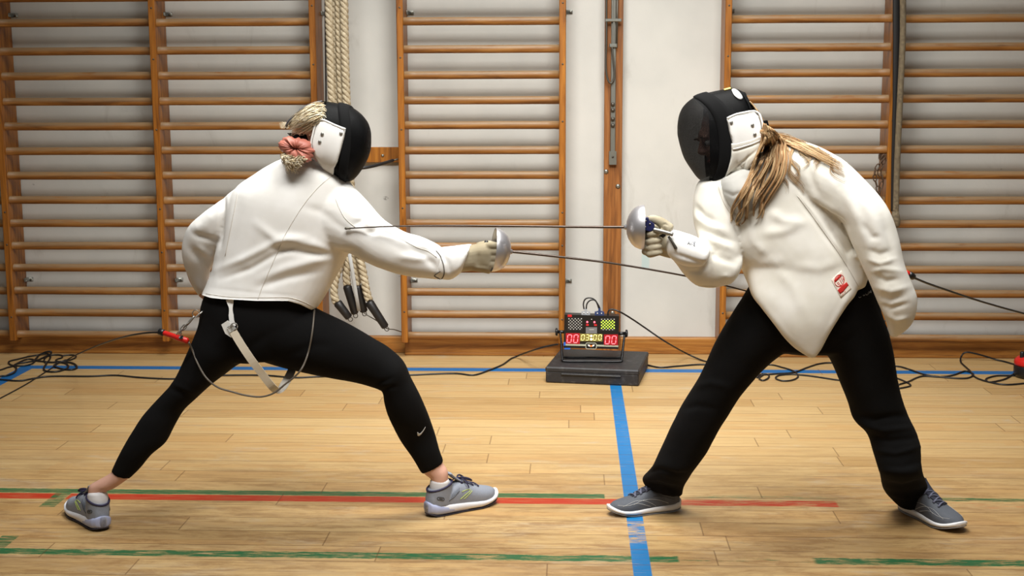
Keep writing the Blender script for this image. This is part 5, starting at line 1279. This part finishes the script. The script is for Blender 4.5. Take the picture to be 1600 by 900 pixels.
def f4(i):
    s_ = random.random(); g = int(s_*NG); gs = (g+.5)/NG; ph, am, tl, lift, fr = GA[g]; ph += random.uniform(-.25, .25); tl *= random.uniform(.86, 1.0); lift += random.uniform(-.006, .006)
    if random.random() < .12: tl *= .8; am *= 1.5
    pts = []
    for k in range(14):
        t = tl*k/13; se = s_+(gs-s_)*.80*(t/tl)**1.5*(.35 if i%2 else 1); q = lerpG(G1, G2, se, t)+Vector((sin(ph+t*fr)*am*(.15+t), 0))
        h, n = hit(allt, q.x, q.y); pts.append(h+Vector((0, -max(.003, lift*(1-.55*t)+.004*sin(ph+t*fr*.9)), 0)))
    return pts, random.uniform(.7, 1.4)
strands(RP, 900, f4, .0015, honey, mb=hh_)
def f5(i):     # over the shoulder
    s_ = random.random(); ph = random.random()*6; L_ = random.uniform(.3, 1.0)**.8
    a = Vector((1186+s_*10, 208+s_*8)); b = Vector((1186+135*L_, 216+s_*16+44*L_**2.2)); pts = []
    for k in range(9):
        t = k/8; q = a.lerp(b, t)+Vector((0, -5*sin(pi*t)+sin(ph+t*7)*2.2)); q.y = max(q.y, 0)
        h, n = hit(allt, q.x, q.y); pts.append(h+Vector((0, -.004-.012*(1-t), .006)))
    return pts, random.uniform(.5, 1.1)
strands(RP, 170, f5, .0013, honey, mb=hh_)
def f6(i):     # loose wavy locks over the chest
    st_ = [((1225, 226), (1248, 300)), ((1238, 226), (1243, 285)), ((1262, 230), (1282, 268)), ((1278, 232), (1316, 282)), ((1215, 232), (1222, 300)), ((1250, 228), (1262, 262))][i % 6]
    a, b = Vector(st_[0])+Vector((random.uniform(-3, 3), 0)), Vector(st_[1])+Vector((random.uniform(-3, 3), random.uniform(-14, 4))); ph = (i % 6)*1.7; pts = []
    for k in range(12):
        t = k/11; q = a.lerp(b, t)+Vector((sin(ph+t*8)*6*(.4+t), 0)); h, n = hit(allt, q.x, q.y); pts.append(h+n*.004)
    return pts, random.uniform(.35, .8)
strands(RP, 90, f6, .0012, honey, mb=hh_)
def f7(i):     # back of the head
    s_ = random.random(); ph = random.random()*6
    a = Vector((1172+s_*4, 158+s_*14)); b = Vector((1188+s_*12, 205+s_*8)); m_ = Vector((1190+s_*3, 176))
    return [P(*( (a*(1-t)**2+m_*2*t*(1-t)+b*t*t)+Vector((sin(ph+t*5)*.8, 0)) ), 4.06+s_*.06) for t in [k/7 for k in range(8)]], random.uniform(.7, 1.2)
strands(RP, 120, f7, .0014, honey, mb=hh_)
hh_.build('hair', M['hair'], RP)
# glove of the right fencer
gl2 = MB()
gl2.loft([pr(1050, 358, 1046, 402, 3.985, .034), pr(1062, 361, 1053, 408, 3.985, .042), pr(1078, 366, 1064, 414, 3.985, .052), pr(1093, 373, 1078, 417, 3.985, .058), pr(1106, 385, 1092, 416, 3.985, .060)], 4, 28, 2.1, True, True)
g2m, g2n = remesh(gl2, .005, 3); folds(g2m, g2n, [([(1052, 396), (1070, 402), (1092, 410), (1110, 412)], 3, -.004)], .001, 12)
G2o = g2m.build('glove', M['jacket'], RP); g2t = bvh(g2m)
M['ink'] = mat('ink', sr(90, 92, 104), .8)
letters(G2o, g2t, [[[(1074.6, 382), (1076.2, 376.4), (1077.8, 382.6)], [(1075.3, 380), (1077.1, 380.3)]], [[(1079.3, 383), (1079.8, 377), (1081.8, 383.2), (1082.3, 377.6)]], [[(1084, 384), (1084.4, 378.2), (1086.6, 378.8)], [(1084.2, 381), (1086, 381.4)], [(1084, 384), (1086.2, 384.4)]]], M['ink'], name='written_letter', rad=.0011)
hg = MB()
hg.loft([pr(1054, 362, 1048, 404, 3.99, .030), pr(1042, 356, 1040, 402, 4.005, .032), pr(1030, 350, 1028, 398, 4.02, .032), pr(1018, 348, 1018, 390, 4.035, .026)], 4, 24, 2.3)
for i, (ya, yb_) in enumerate(((362, 366), (373, 378), (383, 388), (391, 397))):
    chain(hg, [P(1022, ya-2, 4.03), P(1011, ya, 4.015), P(1008, ya+2, 3.985), P(1014, yb_, 3.965), P(1026, yb_-2, 3.962), P(1033, yb_-4, 3.972)][:6], [.0125, .0118, .0112, .0108, .0102, .0085], 12)
chain(hg, [P(1046, 358, 3.985), P(1032, 347, 3.985), P(1020, 342, 3.99), P(1011, 343, 3.995)], [.018, .015, .0125, .010], 12)
hgm, hgn = remesh(hg, .003, 2); folds(hgm, hgn, [([(1035, 352), (1040, 350), (1044, 353)], 1.5, -.003), ([(1030, 390), (1038, 396), (1046, 396)], 2, -.002)], .0008, 20)
hgm.build('glove_hand', M['glove'], G2o)

# ------------------------------------------------------------------ swords
def blade_path(pts): return [P(*p) for p in pts]
E1, o1, ax1 = epee(blade_path([(797, 393, 4.08), (880, 402, 4.11), (960, 412, 4.14), (1070, 431, 4.18), (1140, 448, 4.21), (1178, 458, 4.23)]), None,
     'epee of the left fencer, its steel guard in front of the middle wall bars', None, P(745, 400, 4.085), P(760, 377, 4.09))
tipL = hit(jt, 538, 357)[0]
E2, o2, ax2 = epee(blade_path([(979, 355, 3.99), (900, 354.5, 3.99), (800, 353.3, 3.99), (700, 352.5, 3.995), (620, 353.5, 4.0)])+[P(548, 356.6, tipL.y-.012)], None,
     'epee of the right fencer, its point touching the left fencer\'s sleeve', None, P(1040, 368, 3.99), None)
M['navysock'] = mat('navy_socket', sr(34, 38, 84), .4)
sk_ = plate([(1006.5, 341), (1013, 340), (1014, 344.5), (1022.5, 350), (1022.5, 356), (1016, 360.5), (1007, 359)], 3.965, .012, back=.02).build('wire_socket', M['navysock'], E2, smooth=False)
for x, y in ((1009, 345), (1015.5, 350), (1008.5, 354.5)): MB().lathe([(.0028, 0), (.0024, .002)], P(x, y, 3.953), (0, -1, 0), 8).build('socket_pin', M['snap'], sk_)
chain_ = MB(); chain(chain_, [P(1022, 359, 3.955), P(1035, 362, 3.95), P(1051, 366.3, 3.945)], [.0068, .0062, .0064], 12); chain_.build('pommel_rod', M['snap'], E2)
chain_ = MB(); chain(chain_, [P(1045, 370, 3.95), P(1051, 379, 3.945), P(1056, 388, 3.945)], [.004, .004, .0055], 10); chain_.build('wrist_clip', M['dsteel'], E2)

# ------------------------------------------------------------------ body cords, clip, strap
both = bvh(gm, jm)
def at_or(tree, x, y, Y, off=.004):
    h = tree.ray_cast(CAM, ray(x, y).normalized()); return (h[0]-ray(x, y).normalized()*off) if h[0] is not None and h[0].y < Y+.2 else P(x, y, Y)
M['cordg'] = mat('grey_cord', sr(96, 88, 78), .5)
q = [at_or(both, *p, 4.05, .006) for p in ((295, 535), (301, 548), (309, 568))]+[P(322, 590, 4.0), P(340, 605, 4.0), P(362, 612, 4.0), P(385, 618, 4.0), P(408, 620, 4.0), P(428, 614, 4.0), P(446, 600, 4.0), P(461, 588, 4.0), P(472, 575, 4.0)]+[at_or(both, *p, 4.02, .006) for p in ((481, 553), (487, 525), (490, 500), (491, 484))]
tag(MB().tube(smooth_path(q, 6), .0030, 8).build('grey_cord', M['cordg'], origin=P(400, 600, 4.0)), 'grey body cord looping under the left fencer\'s hips from the red connector', 'cord')
rcn = thing('reel_connector', P(272, 527, 4.06), 'red cord connector hanging at the left fencer\'s rear hip', 'connector')
a, b = P(254, 519.5, 4.08), P(294, 533, 4.05); d = (b-a)
MB().tube([a, a+d*.1, a+d*.5, a+d*.52, a+d*.96, b], [.007, .0085, .0085, .0095, .0095, .006], 14).build('connector_body', M['redpl'], rcn)
MB().tube([a-d*.14, a-d*.12, a+d*.04, a+d*.06], [.006, .0105, .0105, .008], 14).build('connector_collar', M['blackpl'], rcn)
MB().box((P(281, 526, 4.04).x, 4.028, PZ(281, 529, 4.04)), (P(285, 526, 4.04).x, 4.05, PZ(281, 525, 4.04)), .001).build('connector_slot', M['blackpl'], rcn)
w_ = thing('clip_chain', P(295, 505, 4.07), 'small steel snap hook and chain at the left fencer\'s rear hip', 'clip')
lk = [(279, 523), (283, 517), (287, 512), (291, 508)]
for i, (x, y) in enumerate(lk):
    x2, y2 = lk[min(i+1, 3)] if i < 3 else (295, 504); link(P(x, y, 4.06), P(x2, y2, 4.06)-P(x, y, 4.06) if i < 3 else P(295, 504, 4.06)-P(x, y, 4.06), .008, .006, .0016, (i % 2)*1.4).build('chain_link', M['snap'], w_)
MB().tube([P(291, 509, 4.065), P(296, 503, 4.065), P(301, 497, 4.07), P(304, 494, 4.07)], [.003, .0042, .004, .003], 10).build('snap_hook', M['snap'], w_)
pts = [P(306+5.5*cos(t), 490+5.5*sin(t), 4.07) for t in [2*pi*k/16 for k in range(17)]]; MB().tube(pts, .0016, 6).build('ring', M['snap'], w_)
wp = [(306, 495), (311, 491), (316, 487)]; MB().tube([P(x, y, 4.08) for x, y in wp], .005, 8, flat=.4).build('hip_loop', M['jacket'], w_)
wire([(252, 519.5, 4.08), (238, 519.5, 4.1), (222, 521, 4.15), (200, 525, 4.3), (175, 532, 4.8), (150, 541, 5.6), (122, 553, 6.4), (105, 562), (75, 579), (45, 598), (20, 612), (0, 622.5), (-20, 634)], .0032, 'thin black cable running from the red connector back to the floor at left', 'reel_cable')
# white strap hanging from the jacket
stp = thing('jacket_strap', P(362, 480, 4.02), 'white buckled strap hanging in a loop below the left fencer\'s jacket', 'strap')
def ribbon(pts, w, m, name, parent, th=.0016, up=(0, -1, 0)):
    pth = smooth_path(pts, 5); ww = w if isinstance(w, list) else [w]*len(pth)
    mb = MB(); n_ = len(pth); vs = []
    for i, p in enumerate(pth):
        t = (pth[min(i+1, n_-1)]-pth[max(i-1, 0)]).normalized(); s_ = t.cross(Vector(up)).normalized(); u_ = s_.cross(t).normalized()
        vs += [p+s_*ww[i]/2+u_*th, p-s_*ww[i]/2+u_*th, p-s_*ww[i]/2-u_*th, p+s_*ww[i]/2-u_*th]
    fs = [(4*i+k, 4*i+(k+1) % 4, 4*i+4+(k+1) % 4, 4*i+4+k) for i in range(n_-1) for k in range(4)]+[(3, 2, 1, 0), (4*n_-4, 4*n_-3, 4*n_-2, 4*n_-1)]
    return mb.add(vs, fs).build(name, m, parent, smooth=False)
s0 = [at_or(both, x, y, 4.02, .008) for x, y in ((359, 468), (360.5, 478), (361, 490), (362, 500), (364, 510))]
M['strapw'] = cloth_mat('strap_webbing', sr(222, 212, 192), sr(206, 194, 172)); M['strapg'] = cloth_mat('strap_grey', sr(176, 170, 160), sr(158, 152, 142))
ribbon(s0, [.024, .023, .021, .019, .017, .014, .012, .011, .011, .012, .013, .015, .015, .015, .015, .015, .016, .016, .017, .018, .018], M['jacket'], 'upper_strap', stp)
Ys = s0[-1].y-.008
plate([(346, 507), (356, 500.5), (368, 512), (371, 521), (361.5, 527.5), (352, 521)], Ys, .002).build('buckle_card', M['white'], stp, smooth=False)
pts = [P(366+5.2*cos(t), 510+5.2*sin(t), Ys-.006) for t in [2*pi*k/16 for k in range(17)]]; MB().tube(pts, .0016, 6).build('buckle_ring', M['snap'], stp)
bk_ = MB(); bk_.tube([P(x, y, Ys-.005) for x, y in ((355, 512), (363, 507), (368, 515), (359, 520), (355, 512))], .0012, 6); bk_.build('buckle', M['snap'], stp)
ribbon([P(364, 517, Ys-.003), P(376, 537, 4.0), P(392, 561, 3.99), P(410, 585, 4.0), P(424, 603, 4.01), P(433, 611, 4.03)], .0245, M['strapw'], 'lower_strap', stp)
ribbon([P(430, 611, 4.03), P(438, 609, 4.05), P(446, 598, 4.09), P(454, 583, 4.13), P(461, 566, 4.19), P(464, 552, 4.22)], [.012+.014*min(1, k/8) for k in range(26)], M['strapg'], 'rear_strap', stp)
# cord connector behind the right fencer's sleeve
rc2 = thing('reel_connector', P(1424, 430, 4.14), 'black and red cord connector behind the right fencer\'s hanging sleeve', 'connector')
MB().tube([P(1412, 424, 4.14), P(1417, 427, 4.14), P(1422, 429.5, 4.14)], .0085, 12).build('connector_body', M['redpl'], rc2)
MB().tube([P(1420, 428.5, 4.14), P(1423, 430, 4.14), P(1427, 433, 4.15), P(1429, 434.5, 4.15)], [.010, .0105, .010, .006], 12).build('connector_collar', M['blackpl'], rc2)
wire([(1427, 433.5, 4.15), (1450, 443, 4.25), (1480, 453.5, 4.4), (1520, 467, 4.6), (1560, 479, 4.8), (1610, 493, 5.0), (1680, 515, 5.4)], .0036, 'black cable stretched from the right fencer\'s back to the right edge', 'reel_cable')
